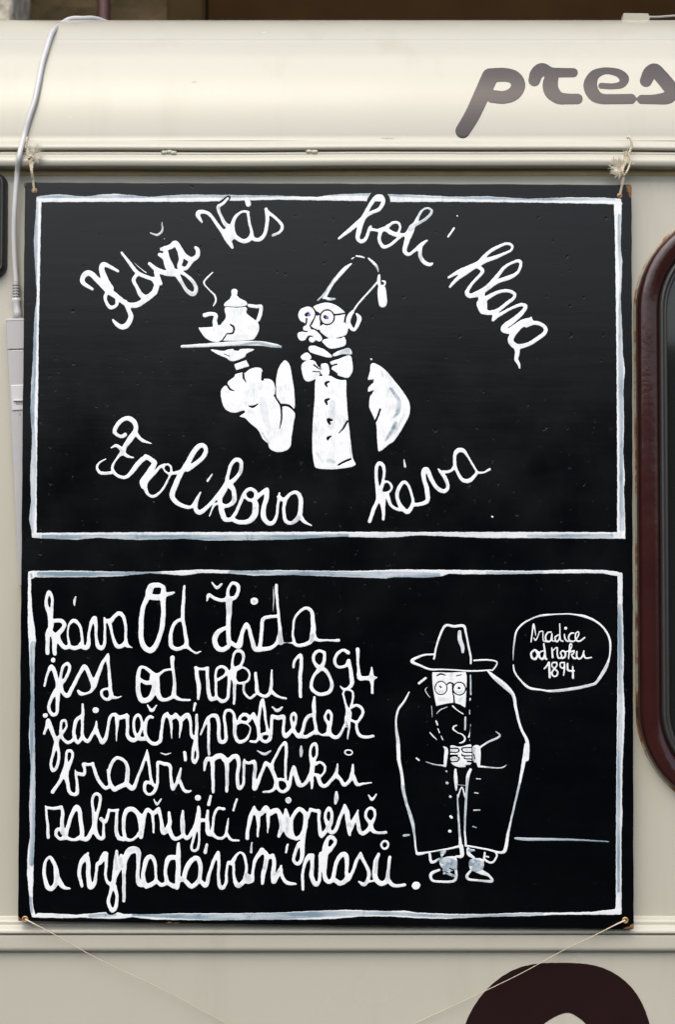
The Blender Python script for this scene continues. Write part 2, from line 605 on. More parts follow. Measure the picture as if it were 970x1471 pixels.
# ------------------------------------------------------------------ the van
PANEL = 0.024
def Z(py, y): return at(IMW / 2, py, y).z
prof = []          # (y, z), bottom to top
def pr(py, y): prof.append((y, Z(py, y)))
LOWER = PANEL - 0.005
prof.append((LOWER, 0.35))
pr(1440, LOWER); pr(1376, LOWER); pr(1371, LOWER); pr(1369.3, LOWER + 0.0005); pr(1367.8, LOWER + 0.0005); pr(1367, LOWER - 0.002)
pr(1366, PANEL - 0.0125); pr(1364.5, PANEL - 0.0140); pr(1361, PANEL - 0.0145)
pr(1346, PANEL - 0.0145); pr(1338, PANEL - 0.0140); pr(1335, PANEL - 0.0130); pr(1331, PANEL - 0.009)
pr(1328, PANEL - 0.0075); pr(1326, PANEL - 0.0080); pr(1322, PANEL - 0.0070); pr(1319, PANEL - 0.0035); pr(1316.5, PANEL)
pr(1000, PANEL); pr(700, PANEL - 0.001); pr(400, PANEL); pr(262, PANEL); pr(250, PANEL - 0.001)
def support(poly, d=0.0012):
    out = [poly[0]]
    for a, b in zip(poly[:-1], poly[1:]):
        L = math.hypot(b[0] - a[0], b[1] - a[1])
        if L > 5 * d:
            for t in (d / L, 3 * d / L, 1 - 3 * d / L, 1 - d / L):
                out.append((a[0] + (b[0] - a[0]) * t, a[1] + (b[1] - a[1]) * t))
        out.append(b)
    return out
side_prof = support(prof)
G0 = 0.005
gut = []
def pg(py, y): gut.append((y, Z(py, y)))
pg(244.5, PANEL + 0.002); pg(243.5, PANEL - 0.005); pg(242, 0.014); pg(241, G0 + 0.007); pg(239.6, G0 + 0.0015); pg(237, G0 - 0.0002); pg(233, G0 - 0.0012); pg(230, G0 - 0.0014)
pg(227.5, G0 - 0.0004); pg(225, G0 + 0.0018); pg(223.4, G0 + 0.0038); pg(222.3, G0 + 0.0048); pg(221.4, G0 + 0.0045); pg(220, G0 + 0.0040); pg(218.8, G0 + 0.0052)
pg(218.0, G0 + 0.0075); pg(217.4, G0 + 0.0095); pg(216.8, G0 + 0.0095); pg(215.9, G0 + 0.0060); pg(214.6, G0 + 0.0034); pg(212, G0 + 0.0022)
pg(209, G0 + 0.0030); pg(206, G0 + 0.0055); pg(204, G0 + 0.0085); pg(202, G0 + 0.0105)
y_r, z_r = G0 + 0.0115, Z(200.5, G0 + 0.0115)
# roof: circular sweep, radius found so that its outline is seen at py 29
def roof_pts(rad, n=64):
    out = []
    for i in range(n + 1):
        t = i / n * R(96)
        out.append((y_r + rad * (1 - math.cos(t)) * 1.15, z_r + rad * math.sin(t)))
    return out
lo, hi = 0.05, 0.6
for _ in range(40):
    m_ = (lo + hi) / 2
    if min(proj_py(*p) for p in roof_pts(m_)) > 29.0:
        lo = m_
    else:
        hi = m_
RR = lo
roof = roof_pts(RR)
def seam(t, h):
    return (y_r + (RR + h) * (1 - math.cos(t)) * 1.15 - 0.3 * h, z_r + (RR + h) * math.sin(t))
ts = R(56)
for cand in range(300, 900):
    ts = R(cand / 10)
    if proj_py(*seam(ts, 0)) < 58.5:
        break
extra = [(ts + k * 0.006, h_) for k, h_ in ((-2.2, 0), (-1.2, 0.0006), (0, 0.0009), (1.2, 0.0006), (2.2, 0), (3.4, -0.0002), (5, 0))]
keep = [(i / 64 * R(96), 0) for i in range(65)]
keep = [k for k in keep if not (extra[0][0] - 0.01 < k[0] < extra[-1][0] + 0.01)]
roof = [seam(*k) for k in sorted(keep + extra)]
roof.append((roof[-1][0] + 0.9, roof[-1][1] - 0.02))
TOPI = min(range(len(roof)), key=lambda i: proj_py(*roof[i]))

def surf(px, py, poly=None, lift=0.0):
    """point where the ray through px, py meets the extruded profile, lifted along its normal"""
    poly = poly or (roof[:TOPI + 1])
    for (ya, za), (yb, zb) in zip(poly[:-1], poly[1:]):
        pa, pb = proj_py(ya, za), proj_py(yb, zb)
        if min(pa, pb) - 1e-6 <= py <= max(pa, pb) + 1e-6 and pa != pb:
            t = (pa - py) / (pa - pb)
            y, zz = ya + (yb - ya) * t, za + (zb - za) * t
            # refine: x from the plane at that depth
            p = at(px, py, y)
            n = Vector((0, -(zb - za), (yb - ya))).normalized()
            return Vector((p.x, y, zz)) + n * lift
    y, zz = poly[-1] if py < proj_py(*poly[-1]) else poly[0]
    p = at(px, py, y)
    return Vector((p.x, y, p.z))

van = empty('coffee_van', (0, 0.6, 0), 'cream enamelled van with rounded roof, dark brown lettering and window frame behind the board', 'van')

XS = [-2.1 + 4.2 * i / 84 for i in range(85)]
def extrude(name, poly, mat, y_wob=0.0, parent=van, flip=False):
    v, f = [], []
    n = len(poly)
    for i, X in enumerate(XS):
        for j, (y, zz) in enumerate(poly):
            v.append((X, y + y_wob * math.sin(X * 5.1 + zz * 3.0) * math.sin(zz * 7 + 1), zz + y_wob * 0.8 * (math.sin(X * 9.3) + 0.5 * math.sin(X * 23 + 1))))
    for i in range(len(XS) - 1):
        for j in range(n - 1):
            a = i * n + j
            f.append((a, a + n, a + n + 1, a + 1))
    return link(name, mesh(name, v, f), mat, parent, smooth=True)
extrude('side_panel', side_prof, M['enamel'])
extrude('gutter_rail', gut, M['enamel'], 0.0006)
extrude('shade_tint_strip', [(PANEL + .001, Z(253.5, PANEL)), (PANEL - .0015, Z(252.5, PANEL)), (PANEL - .0026, Z(250, PANEL)), (PANEL - .0032, Z(247, PANEL)), (PANEL - .004, Z(244.8, PANEL)), (PANEL, Z(243, PANEL))], M['gutter_tint'])  # added ochre strip; its colour carries grime and the tone of the shaded gap
extrude('roof', [gut[-1]] + roof, M['enamel'])
# far side, so that the van is a body and not a front
box('body_back', (-2.09, 0.9, 0.36), (2.09, 1.28, z_r + RR - 0.06), M['enamel'], van, 0.03)
for sx in (-1, 1):
    box('end_wall', (sx * 2.07 - 0.02, PANEL + 0.02, 0.36), (sx * 2.07 + 0.02, 1.0, z_r), M['enamel'], van, 0.005)

# small solder bumps on the gutter seam
def blob(name, px, py, y, rx, rz, mat, parent, ry=0.002):
    import bmesh
    bm = bmesh.new()
    bmesh.ops.create_icosphere(bm, subdivisions=3, radius=1)
    c = at(px, py, y)
    for q in bm.verts:
        k = 1 + 0.16 * math.sin(q.co.x * 6 + q.co.z * 5) + 0.1 * math.sin(q.co.z * 9)
        q.co = Vector((c.x + q.co.x * rx * k, c.y + q.co.y * ry, c.z + q.co.z * rz * k))
    me = bpy.data.meshes.new(name); bm.to_mesh(me); bm.free()
    return link(name, me, mat, parent, smooth=True)
for px, py in ((236, 219), (243, 218), (249, 219.5), (444, 217.5), (452, 218)):
    blob('seam_lump', px, py, G0 + 0.004, 0.004, 0.0023, M['enamel'], van)

# windows: frame, seal and pane as nested rounded rings
def rrect(x0, x1, z0, z1, rad, n=14):
    out = []
    for cx, cz, a0 in ((x0 + rad, z1 - rad, 90), (x0 + rad, z0 + rad, 180), (x1 - rad, z0 + rad, 270), (x1 - rad, z1 - rad, 0)):
        for i in range(n + 1):
            a = R(a0 + 90 * i / n)
            out.append((cx + rad * math.cos(a), cz + rad * math.sin(a)))
    return out
def ring_mesh(name, rect, rad, prof2, mat, parent):
    """prof2: (inset, y)"""
    v, f = [], []
    loops = []
    for ins_, y in prof2:
        x0, x1, z0, z1 = rect
        loops.append([(x, y, zz) for x, zz in rrect(x0 + ins_, x1 - ins_, z0 + ins_, z1 - ins_, max(rad - ins_, 0.004))])
    n = len(loops[0])
    for L in loops:
        v += L
    for a in range(len(loops) - 1):
        for i in range(n):
            f.append((a * n + i, a * n + (i + 1) % n, (a + 1) * n + (i + 1) % n, (a + 1) * n + i))
    return link(name, mesh(name, v, f), mat, parent, smooth=True)
def window(rect, rad, fw, sealw, parent, rust=True, y0=PANEL, frame_mat='frame', wname='window'):
    wo = None
    fr = [(0, y0 + 0.002), (0.0006, y0 - 0.008), (0.0028, y0 - 0.0125), (0.007, y0 - 0.0145), (fw * 0.55, y0 - 0.0135), (fw * 0.88, y0 - 0.0115), (fw, y0 - 0.0075), (fw, y0 + 0.004)]
    wo = ring_mesh(wname, rect, rad, fr, M[frame_mat], parent)
    s0 = fw
    ring_mesh('seal', rect, rad, [(s0, y0 - 0.003), (s0 + 0.0015, y0 - 0.0105), (s0 + sealw * 0.35, y0 - 0.0130), (s0 + sealw * 0.55, y0 - 0.0100), (s0 + sealw * 0.62, y0 - 0.0060),
                                  (s0 + sealw * 0.75, y0 - 0.0085), (s0 + sealw, y0 - 0.0050), (s0 + sealw, y0 + 0.004)], M['rubber'], wo)
    g = [(x, zz) for x, zz in rrect(rect[0] + s0 + sealw - 0.002, rect[1] - s0 - sealw + 0.002, rect[2] + s0 + sealw - 0.002, rect[3] - s0 - sealw + 0.002, max(rad - s0 - sealw, 0.004))]
    me = mesh('pane', [(x, y0 - 0.001, zz) for x, zz in g], [tuple(range(len(g)))])
    link('pane', me, M['glass'], wo)
    if rust:
        ring_mesh('rust_edge', rect, rad, [(-0.0024, y0 - 0.0002), (-0.0014, y0 - 0.0012), (0.0004, y0 - 0.0018), (0.0009, y0 - 0.0010)], M['rust'], wo)
    return wo
a = at(915, 300, PANEL - 0.012); b = at(915, 1170, PANEL - 0.012)
# right hand window: straight left edge, big corner radius
window((a.x, a.x + 0.62, b.z, a.z), 0.118, 0.0255, 0.011, van)
a = at(9, 247, PANEL - 0.010); b = at(9, 397, PANEL - 0.010)
window((a.x - 0.30, a.x, b.z, a.z), 0.014, 0.004, 0.008, van, False, PANEL, 'rubber', 'vent_window')

# lettering on the van: dark brown film
def on_roof(px, py, h): return surf(px, py, None, 0.00022 + h * 0.6)
LP = dict(base_thin=0, h=0.00008)
X = 3.031
def film(*strokes, sub=()):
    p = Paint(0.0).crop(650, 0, X).S(*strokes)
    if sub: p.K(*sub)
    return p
film('46,570,64 88,500,68 130,410,70 165,334,72', '165,330,64 225,326,60 270,338,60 288,372,62 268,408,60 225,424,56 175,420,56').build('letter_p', M['letter'], van, on_roof, **LP)
film('358,350,52 368,322,58 392,304,58 430,316,46 470,317,42 528,317,40', '440,325,52 428,362,66 434,398,66 464,426,54 505,431,47 546,431,46').build('letter_r', M['letter'], van, on_roof, **LP)
film('650,374,26 700,376,26 738,368,32 750,343,42 728,320,36 690,310,30 655,311,32 618,330,46 602,372,60 618,412,56 650,430,46 700,432,44 780,431,44').build('letter_e', M['letter'], van, on_roof, **LP)
film('845,352,54 862,318,60 884,304,54 908,330,60 940,368,62 958,396,62 940,425,56 880,433,42 826,433,40', '800,431,12 812,432,14').build('letter_s', M['letter'], van, on_roof, **LP)
for q_ in ('272,118.6,0.4 279,118,1.1 287,117.6,0.5', '540,197,0.5 556,199,1.0 590,198,0.4', '186,146,0.4 195,143,0.7 203,142,0.3', '836,186,0.3 848,190,0.8 852,188,0.4', '880,160,0.2 900,176,0.4 915,190,0.2', '420,62,0.3 450,63,0.5 480,62,0.3'):
    Paint(0.25).crop(0, 0, 1).S(q_).build('scuff_mark', M['grime'], van, on_roof, base_thin=0, h=0.0001)
def on_panel(px, py, h):
    p = at(px, py, LOWER - 0.0003 - h * 0.5); return p
Paint(0.0).crop(0, 0, 1).S('790,1620,95 735,1600,96 708,1545,96 716,1480,94 755,1435,90 813,1419,72 860,1432,82 888,1468,86 897,1540,90 870,1600,92 790,1620,95').build('letter_o', M['letter'], van, on_panel, **LP)

# ------------------------------------------------------------------ board
bd = empty('advertising_board', tuple(at(468, 1330, 0.005)), 'black painted advertising board with white hand lettering and two drawings, hung on the van side', 'signboard')
BT = 0.010
edge = []
def side(p, q, n, amp):
    for i in range(n):
        t = i / n
        nx_, ny_ = (q[1] - p[1]), -(q[0] - p[0])
        L = math.hypot(nx_, ny_)
        o = amp * (rnd.random() - 0.5) * (1 if 0 < i else 0)
        edge.append((p[0] + (q[0] - p[0]) * t + nx_ / L * o, p[1] + (q[1] - p[1]) * t + ny_ / L * o))
cTL, cTR, cBR, cBL = (36.0, 261.5), (908.0, 265.5), (911.5, 1335.0), (25.5, 1323.0)
side((39, cTL[1]), (902, 265), 46, 0.7); edge += [(904.5, 264.6), (906.5, 265.3), (908.2, 268)]
side((908.3, 272), (911.3, 1322), 56, 0.6); edge += [(911.6, 1330), (910, 1334.5), (905, 1335.4)]
side((900, 1335), (31, 1323.5), 46, 0.7); edge += [(27.6, 1323.4), (25.8, 1321.5), (25.2, 1316)]
side((25.2, 1310), (35, 274), 56, 0.6); edge += [(35.4, 270.5), (33.6, 267), (34.2, 263.5), (36.5, 261.5)]
outline = [(at(x, y, 0).x, at(x, y, 0).z) for x, y in edge]
prism('board_panel', outline, 0.0, BT, M['board'], bd, 0.0009)

FR = 0.00006
def onb(px, py, h):
    p = at(px, py, -FR)
    p.y -= h
    return p
WD = []           # every painted item: (name, Paint, material, base_thin, label)
def item(name, p, mat='paint', thin=0.05, label=None): WD.append((name, p, mat, thin, label))

# ---- frames
def poly(txt): return txt
Btop = Paint(0.2).crop(0, 0, 1)
Btop.G('52,283 60,281 85,279 105,281 122,282.4 150,279 165,278.5 190,280.3 215,283 245,280.5 270,279.5 330,280 400,281.2 455,283 480,279.5 532,277.3 560,279 600,280 650,282.6 700,282 760,285.5 820,283.5 870,284 892,285.5 895,294 870,293 760,291 650,290 560,290.3 532,289 400,287 330,288.6 285,290 150,290 52,290.5', smooth=False)
Btop.T('52,282,5 200,282,5 330,281,6 400,281,4 532,279,4 600,282,4 760,286,4 895,286,4', v=0.75)
Btop.crop(480, 270, 5.105).K('255,120,46 290,60,50 340,45,54 385,80,50 385,120,40')
Btop.crop(270, 270, 6.0625).K('250,160,30 300,125,44 352,88,40')
item('painted_frame_strip', Btop, 'paint_h', 0.14, 'upper frame, top line')
B = Paint(0.2).crop(0, 0, 1)
B.G('51.5,287 51.5,300 49,330 48,350 50.5,395 52.6,425 50.5,440 49,455 47.8,480 46.5,520 44.3,550 43.2,595 45.6,625 44.6,650 42.8,680 44,720 41.3,745 45,765 45.5,772.5 52,773 52.2,700 53,630 54.6,540 55,480 56.3,425 57.8,340 59,290', smooth=False)
B.T('50,290,9 48.5,345,10 51.5,425,2 48.5,480,8 46,550,9 45,600,8 46,650,10 46,690,10 45,745,8 46,770,5', v=0.8)
item('painted_frame_strip', B, 'paint_v', 0.1, 'upper frame, left line')
B = Paint(0.2).crop(0, 0, 1)
B.G('45,765.5 200,764.6 475,764 600,764.3 750,764.2 898,764.6 899.5,774 850,773.6 780,773 700,773 630,770 600,769 570,771.8 545,772.5 490,771 460,772.5 420,775 370,776 300,776.6 265,774 200,775.7 180,775 140,772.5 110,775.4 60,773.4 45.5,772.5', smooth=False)
B.T('62,771,5 300,772,7 420,772,7 500,769,4', '760,770,4 880,770,5', v=0.9)
item('painted_frame_strip', B, 'paint_h', 0.35, 'upper frame, bottom line')
B = Paint(0.2).crop(0, 0, 1)
B.G('882.6,293 884,330 885.5,430 886.5,520 887,600 887.6,700 887.2,766 899.2,773 898.6,740 897,700 898.6,690 896,650 897.3,610 896.3,560 898.6,530 895.7,510 894.7,475 892.4,430 894,400 894.7,375 892.4,355 893.2,325 893.9,300 893,286 884,285', smooth=False)
B.T('891,310,5 890.5,350,5 893,400,4 892,450,5 893,530,8 893,600,6 893,650,5 894,760,7', v=0.8)
item('painted_frame_strip', B, 'paint_v', 0.1, 'upper frame, right line')
B = Paint(0.2).crop(0, 0, 1)
B.G('42,820.2 100,819.8 170,821 215,821.6 240,820.5 290,818 350,820 400,819 470,820 520,820 575,818 680,819 760,820 830,818 870,819 886,821 894,824 889,828 868,824 850,823.4 780,824 720,825 660,825 645,824 635,828 610,830 570,829 555,831 500,829 475,828 420,826 365,827 330,824 290,823 262,827 240,825 215,823.6 170,828 130,829 55,829.5 42,829', smooth=False)
B.T('56,825,7 170,824,6 230,823,3', '330,822,5 470,824,6 560,826,9 630,826,6', '700,823,4 780,822,3', v=0.9)
item('painted_frame_strip', B, 'paint_h', 0.25, 'lower frame, top line')
B = Paint(0.2).crop(0, 0, 1)
B.G('40,821 39.5,870 39.5,900 41.3,930 43.6,1000 42,1030 41,1060 43.6,1100 41.5,1160 42.8,1200 39.2,1225 38.4,1255 41.3,1285 42.8,1308 46,1318 51,1316 47.6,1305 46.2,1290 47.4,1265 47.8,1240 49.5,1200 50.2,1130 49.6,1060 48.8,1000 48.9,960 49.6,935 51,920 49.6,903 46,880 44.2,850 44,832 49.4,830 49.4,821', smooth=False)
B.T('47,925,8 46,1000,7 46,1060,8 46,1200,7 45,1240,8', '44,825,3 45,829,3', '43,1290,4 45,1310,4', v=0.95)
item('painted_frame_strip', B, 'paint_v', 0.1, 'lower frame, left line')
B = Paint(0.2).crop(0, 0, 1)
B.G('46,1318 54,1311.5 70,1312 110,1314 150,1310.5 165,1309.5 178,1313 215,1313.5 250,1312 330,1312 400,1311 440,1309 500,1307 560,1309 580,1308 600,1311 650,1313 700,1313 750,1311 800,1311 850,1310 884,1306 893.5,1306 893,1314 850,1314 800,1314 760,1316 700,1317 640,1320 600,1319 560,1316.5 520,1316.5 480,1320 450,1321 400,1321 300,1322 220,1321 190,1317.5 170,1320 140,1319.5 115,1318 100,1319 60,1318.4', smooth=False)
B.T('130,1316,6 165,1314,4', '190,1314,3 300,1317,8 400,1316,9 470,1313,8 560,1312,5 640,1316,4 780,1313,3', v=0.95)
B.crop(50, 1210, 6.929).K('700,640,24 740,700,36 800,690,34 830,650,24')
item('painted_frame_strip', B, 'paint_h', 0.2, 'lower frame, bottom line')
B = Paint(0.2).crop(0, 0, 1)
B.G('888,825 888.2,880 888,960 887.4,1010 886.4,1100 885.7,1200 885.5,1300 884,1307 893.6,1314 893.6,1250 893.4,1200 895,1170 894.2,1150 895,1100 897.6,1050 898.4,1020 896,975 897,950 896,900 895,870 895.2,825 893,822', smooth=False)
B.T('891,870,5 892,960,6 892,1020,6 890,1100,5 889,1200,5 889,1280,4', v=0.8)
item('painted_frame_strip', B, 'paint_v', 0.3, 'lower frame, right line')

# ---- upper picture: words
W = lambda: Paint(0.22)
p = W().crop(100, 280, 4.85)
p.S('155,655,20 92,612,30 97,562,36 140,545,38 190,590,36 250,650,42 330,712,36 400,762,32 460,768,38 520,735,36 575,695,34 600,645,34',
    '335,532,18 280,500,24 235,484,32 222,520,38 245,590,46 285,650,40', '285,655,30 250,700,24 252,745,22 285,785,24 325,768,22 330,728,22 360,722,20',
    '385,745,30 410,800,28 425,850,34 400,905,38 360,920,34 325,900,26 300,872,14', '362,402,16 420,480,22 470,540,26 540,575,24 600,592,30',
    '470,550,22 445,592,26 465,640,24 500,700,34 545,712,34 590,680,40', '600,660,34 605,625,34 590,598,30', '430,455,4 480,500,5 532,542,7',
    '555,480,22 600,515,30 665,545,36 740,545,44', '600,540,30 618,590,34 635,618,24', '640,378,26 700,362,34 735,335,34 765,380,40 800,425,36 850,450,34 890,425,30 892,385,28 876,368,20',
    '625,415,24 665,440,40 690,500,50 735,545,46', '670,400,34 685,450,30 710,500,34', '765,400,24 775,450,30 765,500,30 810,512,24 845,465,28', '740,545,34 780,610,24 815,665,26 862,692,30 880,655,26 860,605,24 810,560,22 755,530,26')
p.K('800,470,10 803,476,10')
p.S('560,265,8 610,278,16 645,245,14 642,188,5', '658,305,6 662,307,6').T('560,265,30 610,278,30 645,245,30 642,190,20', v=0.6).T('780,610,30 862,700,34 885,640,30 850,600,26', v=0.4)
item('painted_word', p, label='word Když, tilted up to the right')
p = W().crop(270, 270, 6.0625)
p.S('122,300,14 85,238,38 110,208,34 178,222,28 240,300,28 300,380,36 350,455,48 385,520,24', '348,92,20 300,138,24 262,165,28 285,240,26 325,315,32 375,345,40', '340,380,60 372,430,62', '365,370,60 395,420,44',
    '528,210,20 470,208,20 410,255,26 388,330,36 400,405,38 450,450,36 500,465,36 548,430,40 552,370,24 532,290,22 522,212,24', '550,425,36 590,450,30 635,445,34 668,400,30 688,320,30 690,240,32 682,185,28',
    '700,208,26 770,270,24 822,330,26 800,385,22 740,412,24', '515,100,44 525,142,46')
p.T('265,165,20 300,250,20 330,320,20', '725,410,30 780,400,24', v=0.5)
item('painted_word', p, label='word Vás')
p = W().crop(480, 270, 5.105)
p.S('38,370,18 100,320,26 160,270,32 215,215,28 265,125,28 310,70,30 348,65,30 362,100,28 330,158,26 280,180,24 228,215,20 200,270,30 180,325,36 175,372,28 200,395,26 235,370,24 255,310,22 270,283,18',
    '265,302,22 320,312,20 370,300,28 430,335,32 490,345,26 535,340,24', '385,300,18 430,257,20 475,257,18 486,292,16 470,330,18', '340,320,26 333,380,24 360,430,26 410,420,20 470,372,20 500,347,20', '340,322,20 390,285,24 430,258,16',
    '530,345,24 575,280,30 628,255,22 680,222,20 720,172,18 690,148,14 650,165,16 620,208,20 590,268,26 558,330,44 532,400,36 518,460,30 548,490,22 590,460,22 640,418,28 684,385,12',
    '635,430,26 634,500,28 660,545,28 700,562,26 720,555,18', '838,357,13 860,325,15 884,293,12', '903,205,10 907,207,10')
p.T('560,300,40 680,225,30 720,172,30 690,148,30 620,205,30', '634,480,34 634,520,34', v=0.45)
item('painted_word', p, label='word bolí, breaking through the frame line')
p = W().crop(630, 340, 5.389)
p.S('80,315,18 180,262,32 300,212,34 350,160,26 430,95,26 520,57,20 565,62,20 572,92,18 540,120,18 440,160,28 360,190,32 300,222,34 210,280,32 150,325,28 90,387,18', '180,280,50 240,245,46',
    '290,225,28 345,262,26 300,322,22 250,380,22 222,430,32 245,460,32 300,445,44', '300,445,44 390,382,30 450,312,30 510,242,24 570,202,20 625,188,24 640,222,22 612,280,22 540,320,34 460,348,28 395,395,24 350,430,30 335,480,50',
    '325,520,60 350,570,62', '370,480,34 460,430,26 540,420,24 590,440,24 588,472,22 540,510,26 470,565,28 400,590,34 350,580,40', '350,490,50 355,550,50', '455,575,22 440,615,40 425,645,22',
    '440,620,30 500,592,22 570,552,20 640,528,26 680,540,24 650,588,32 590,640,40 530,685,42 503,718,40 540,735,36 590,705,40 655,662,40 715,640,30', '718,625,12 716,650,24', '720,655,30 640,692,36 580,755,42 562,810,44 605,850,42 660,845,32 740,810,30 818,752,30 832,710,28 800,680,28 740,668,30 680,690,26',
    '608,850,40 614,900,36 603,948,28 624,985,22 632,1018,12')
item('painted_word', p, label='word hlava, slanting down to the right')
p = W().crop(130, 590, 6.0625)
p.S('300,208,34 270,226,28 222,205,28 208,168,34 260,92,34 320,65,38 380,100,42 392,165,38 350,240,50 300,305,38 280,360,40 240,400,20 196,470,20 192,520,26 232,566,26 300,580,28 350,542,36 430,442,42 480,405,40',
    '395,195,30 420,230,30 460,263,26 530,288,8', '178,322,12 222,305,26 260,330,30 290,372,34 330,400,22 370,409,12', '130,420,10 82,450,16 55,492,20 85,543,26 180,540,26',
    '480,398,38 530,430,40 558,455,40 530,505,46 480,575,46 450,620,46 455,662,36', '470,662,34 502,730,24 552,745,24 622,690,20 682,585,16 692,550,18', '632,500,14 662,467,14 695,482,18 702,520,18 686,550,20 650,530,14 635,505,12',
    '478,672,22 490,622,24 550,552,22 600,492,24 645,472,22', '690,550,24 740,540,26 790,528,34 832,480,46 880,390,44 930,322,44 974,300,36 1002,325,34 1000,370,36 955,430,36 897,475,40 840,512,40',
    '790,540,40 750,620,46 712,720,46 722,772,40 780,820,34 850,840,30 885,830,24 925,770,26 955,716,12')
p.T('900,420,30 940,370,24 980,350,20', '230,320,20 280,360,30', v=0.35)
p.crop(280, 640, 5.389)
p.S('45,362,10 12,430,24 6,492,32 32,520,34 80,490,30 140,430,28 200,360,34 240,300,36', '97,275,16 115,250,16 133,222,8',
    '245,300,34 255,230,26 280,150,26 320,108,30 358,130,28 352,200,28 310,260,30 262,300,36', '165,452,20 140,480,14 110,548,8', '262,300,50 300,350,34 300,430,36 250,468,28 200,455,34 195,405,34 230,340,40',
    '200,460,36 210,520,42 235,572,34 285,575,30', '280,572,28 322,510,24 360,420,26 390,362,26 430,336,26 470,360,26 466,405,24 430,425,22 395,405,22 388,375,20', '440,420,22 470,455,44 460,540,46 410,590,36 340,592,32 292,572,30',
    '478,405,30 530,360,30 560,340,26 555,400,36 536,470,34 530,550,40 570,602,32 612,590,30 635,530,20 645,440,20 656,370,14', '650,400,30 690,420,30 740,375,24 790,365,28 818,410,34 818,500,34 800,560,36 750,600,26 702,580,28 688,500,24 700,420,26', '810,540,32 850,590,24 905,622,8')
p.T('285,170,10 355,150,20 350,210,22', '290,400,20 300,440,24', '440,500,14 470,480,14', '800,560,40 760,600,30', v=0.5)
item('painted_word', p, label='word Frolíkova')
p = W().crop(520, 630, 4.85)
p.S('55,577,24 80,500,26 112,420,26 105,320,24 100,220,22 120,172,24 150,190,24 155,250,18 145,312,20 125,370,30', '122,365,40 140,420,46 150,490,26 150,562,18', '145,312,14 180,300,14 208,335,16 195,370,14 155,385,26',
    '178,395,28 200,460,20 240,490,20 290,495,26', '290,495,26 320,512,30 350,472,24 355,420,18 330,340,18 296,302,20 260,340,26 246,400,24 260,452,26 290,492,28', '350,462,22 420,455,26 458,430,28 455,360,32 436,290,28 430,232,32 455,215,28 480,270,28 520,340,26 570,368,28 600,340,22 585,280,26 550,235,20 532,212,8',
    '560,235,22 620,225,18 650,190,20', '650,190,22 648,120,22 672,84,32 712,85,26 742,130,14 790,210,14 800,240,18 770,280,26 740,296,28 700,285,24 665,232,20 650,182,20', '800,236,18 850,236,13 892,215,16', '293,145,6 303,195,16', '908,545,12 912,546,12')
p.T('85,540,16 75,575,14', '590,320,16 580,280,16', v=0.4)
item('painted_word', p, label='word káva below the drawing')

# ---- upper picture: tray with pot and cup
p = Paint(0.15).crop(250, 380, 5.389)
p.S('300,60,8 252,105,14 232,145,13 270,195,10 315,240,14 322,285,14 302,322,8', '237,392,34 280,382,30 322,392,30 315,435,34 320,470,40', '467,212,50 467,225,46', '582,318,26 640,325,26 674,326,26 668,380,30 650,430,28')
p.G('190,495 215,488 300,482 380,462 412,448 440,470 450,520 415,545 385,560 345,600 290,595 235,560')
p.G('400,330 555,330 560,375 600,410 650,450 658,500 635,555 590,586 385,590 375,560 372,500 355,475 400,410', '390,300 430,268 448,240 490,242 510,262 560,290 550,322 400,325')
p.K('398,327,2.5 480,331,2.5 555,327,2.5', '440,468,12 462,485,13 462,512,13 450,534,11 410,538,8 400,552,8 378,582,8')
p.T('430,560,40 560,560,36', v=0.15).T('240,130,10 250,105,8', v=0.4)
item('painted_coffee_pot', p, thin=0.03, label='white pot and steaming cup')
p = Paint(0.15).crop(250, 380, 5.389)
p.S('60,635,22 250,625,30 440,614,36 640,610,36 760,625,34 825,638,20').T('60,645,18 300,638,12 480,630,16 640,606,20 760,635,28 825,640,24', v=0.8)
item('painted_tray', p, 'paint_h', 0.15)
p = Paint(0.15).crop(250, 380, 5.389)
p.G('283,658 380,668 430,656 500,655 622,655 560,692 545,718 450,750 400,722 330,692')
p.K('470,652,22 495,655,24', '385,692,3 430,712,3')
p.crop(290, 500, 6.467).G('300,150 410,113 442,170 318,205', smooth=False)
p.G('345,632 400,600 375,582 300,602 230,578 190,515 176,430 182,380 215,350 240,352 243,312 300,270 312,242 385,226 402,232 440,200 500,180 550,190 568,232 562,285 620,285 662,310 680,370 682,450 722,510 740,560 738,640 722,745 735,640 742,560 755,543 800,545 845,580 866,620 850,720 835,820 820,920 760,960 690,965 630,932 612,885 570,850 520,760 440,690 400,652')
p.G('770,113 818,160 832,230 856,380 864,500 856,568 800,530 740,525 700,475 690,400 692,280 715,185')
p.K('235,345,14 262,385,14 298,396,5', '385,225,12 388,275,16 412,320,3', '560,225,8 565,290,26', '438,540,8 475,545,20 518,522,8', '345,628,10 390,592,18', '675,440,12 705,490,14 735,540,18 740,600,14 738,680,12 722,750,3', '735,525,13 800,530,13 845,565,14 870,600,12')
p.T('560,480,50 580,580,70 600,680,50 640,760,30', v=0.22).T('560,790,16 620,880,16', v=0.6)
item('painted_arm', p, thin=0.03, label='raised hand and puffed sleeve')
p = Paint(0.12).crop(410, 360, 6.0625)
p.S('340,402,42 400,300,28 470,212,34 530,150,30 577,112,10', '330,402,24 380,422,24 432,420,16', '283,432,14 330,385,12 380,310,5 430,230,4', '578,72,10 600,58,8', '618,48,12 650,52,14 690,62,10', '725,68,14 770,108,22 800,145,20 812,190,5',
    '597,520,16 630,470,14 700,390,15 800,280,16', '818,215,20 815,260,28 822,310,24', '830,305,10 865,300,12 868,272,18 845,264,12')
p.G('808,320 866,315 882,380 886,450 870,488 830,490 812,450')
p.T('283,432,30 330,385,24 430,220,20', '400,415,40 432,420,40', '790,140,30 815,200,30', v=0.7)
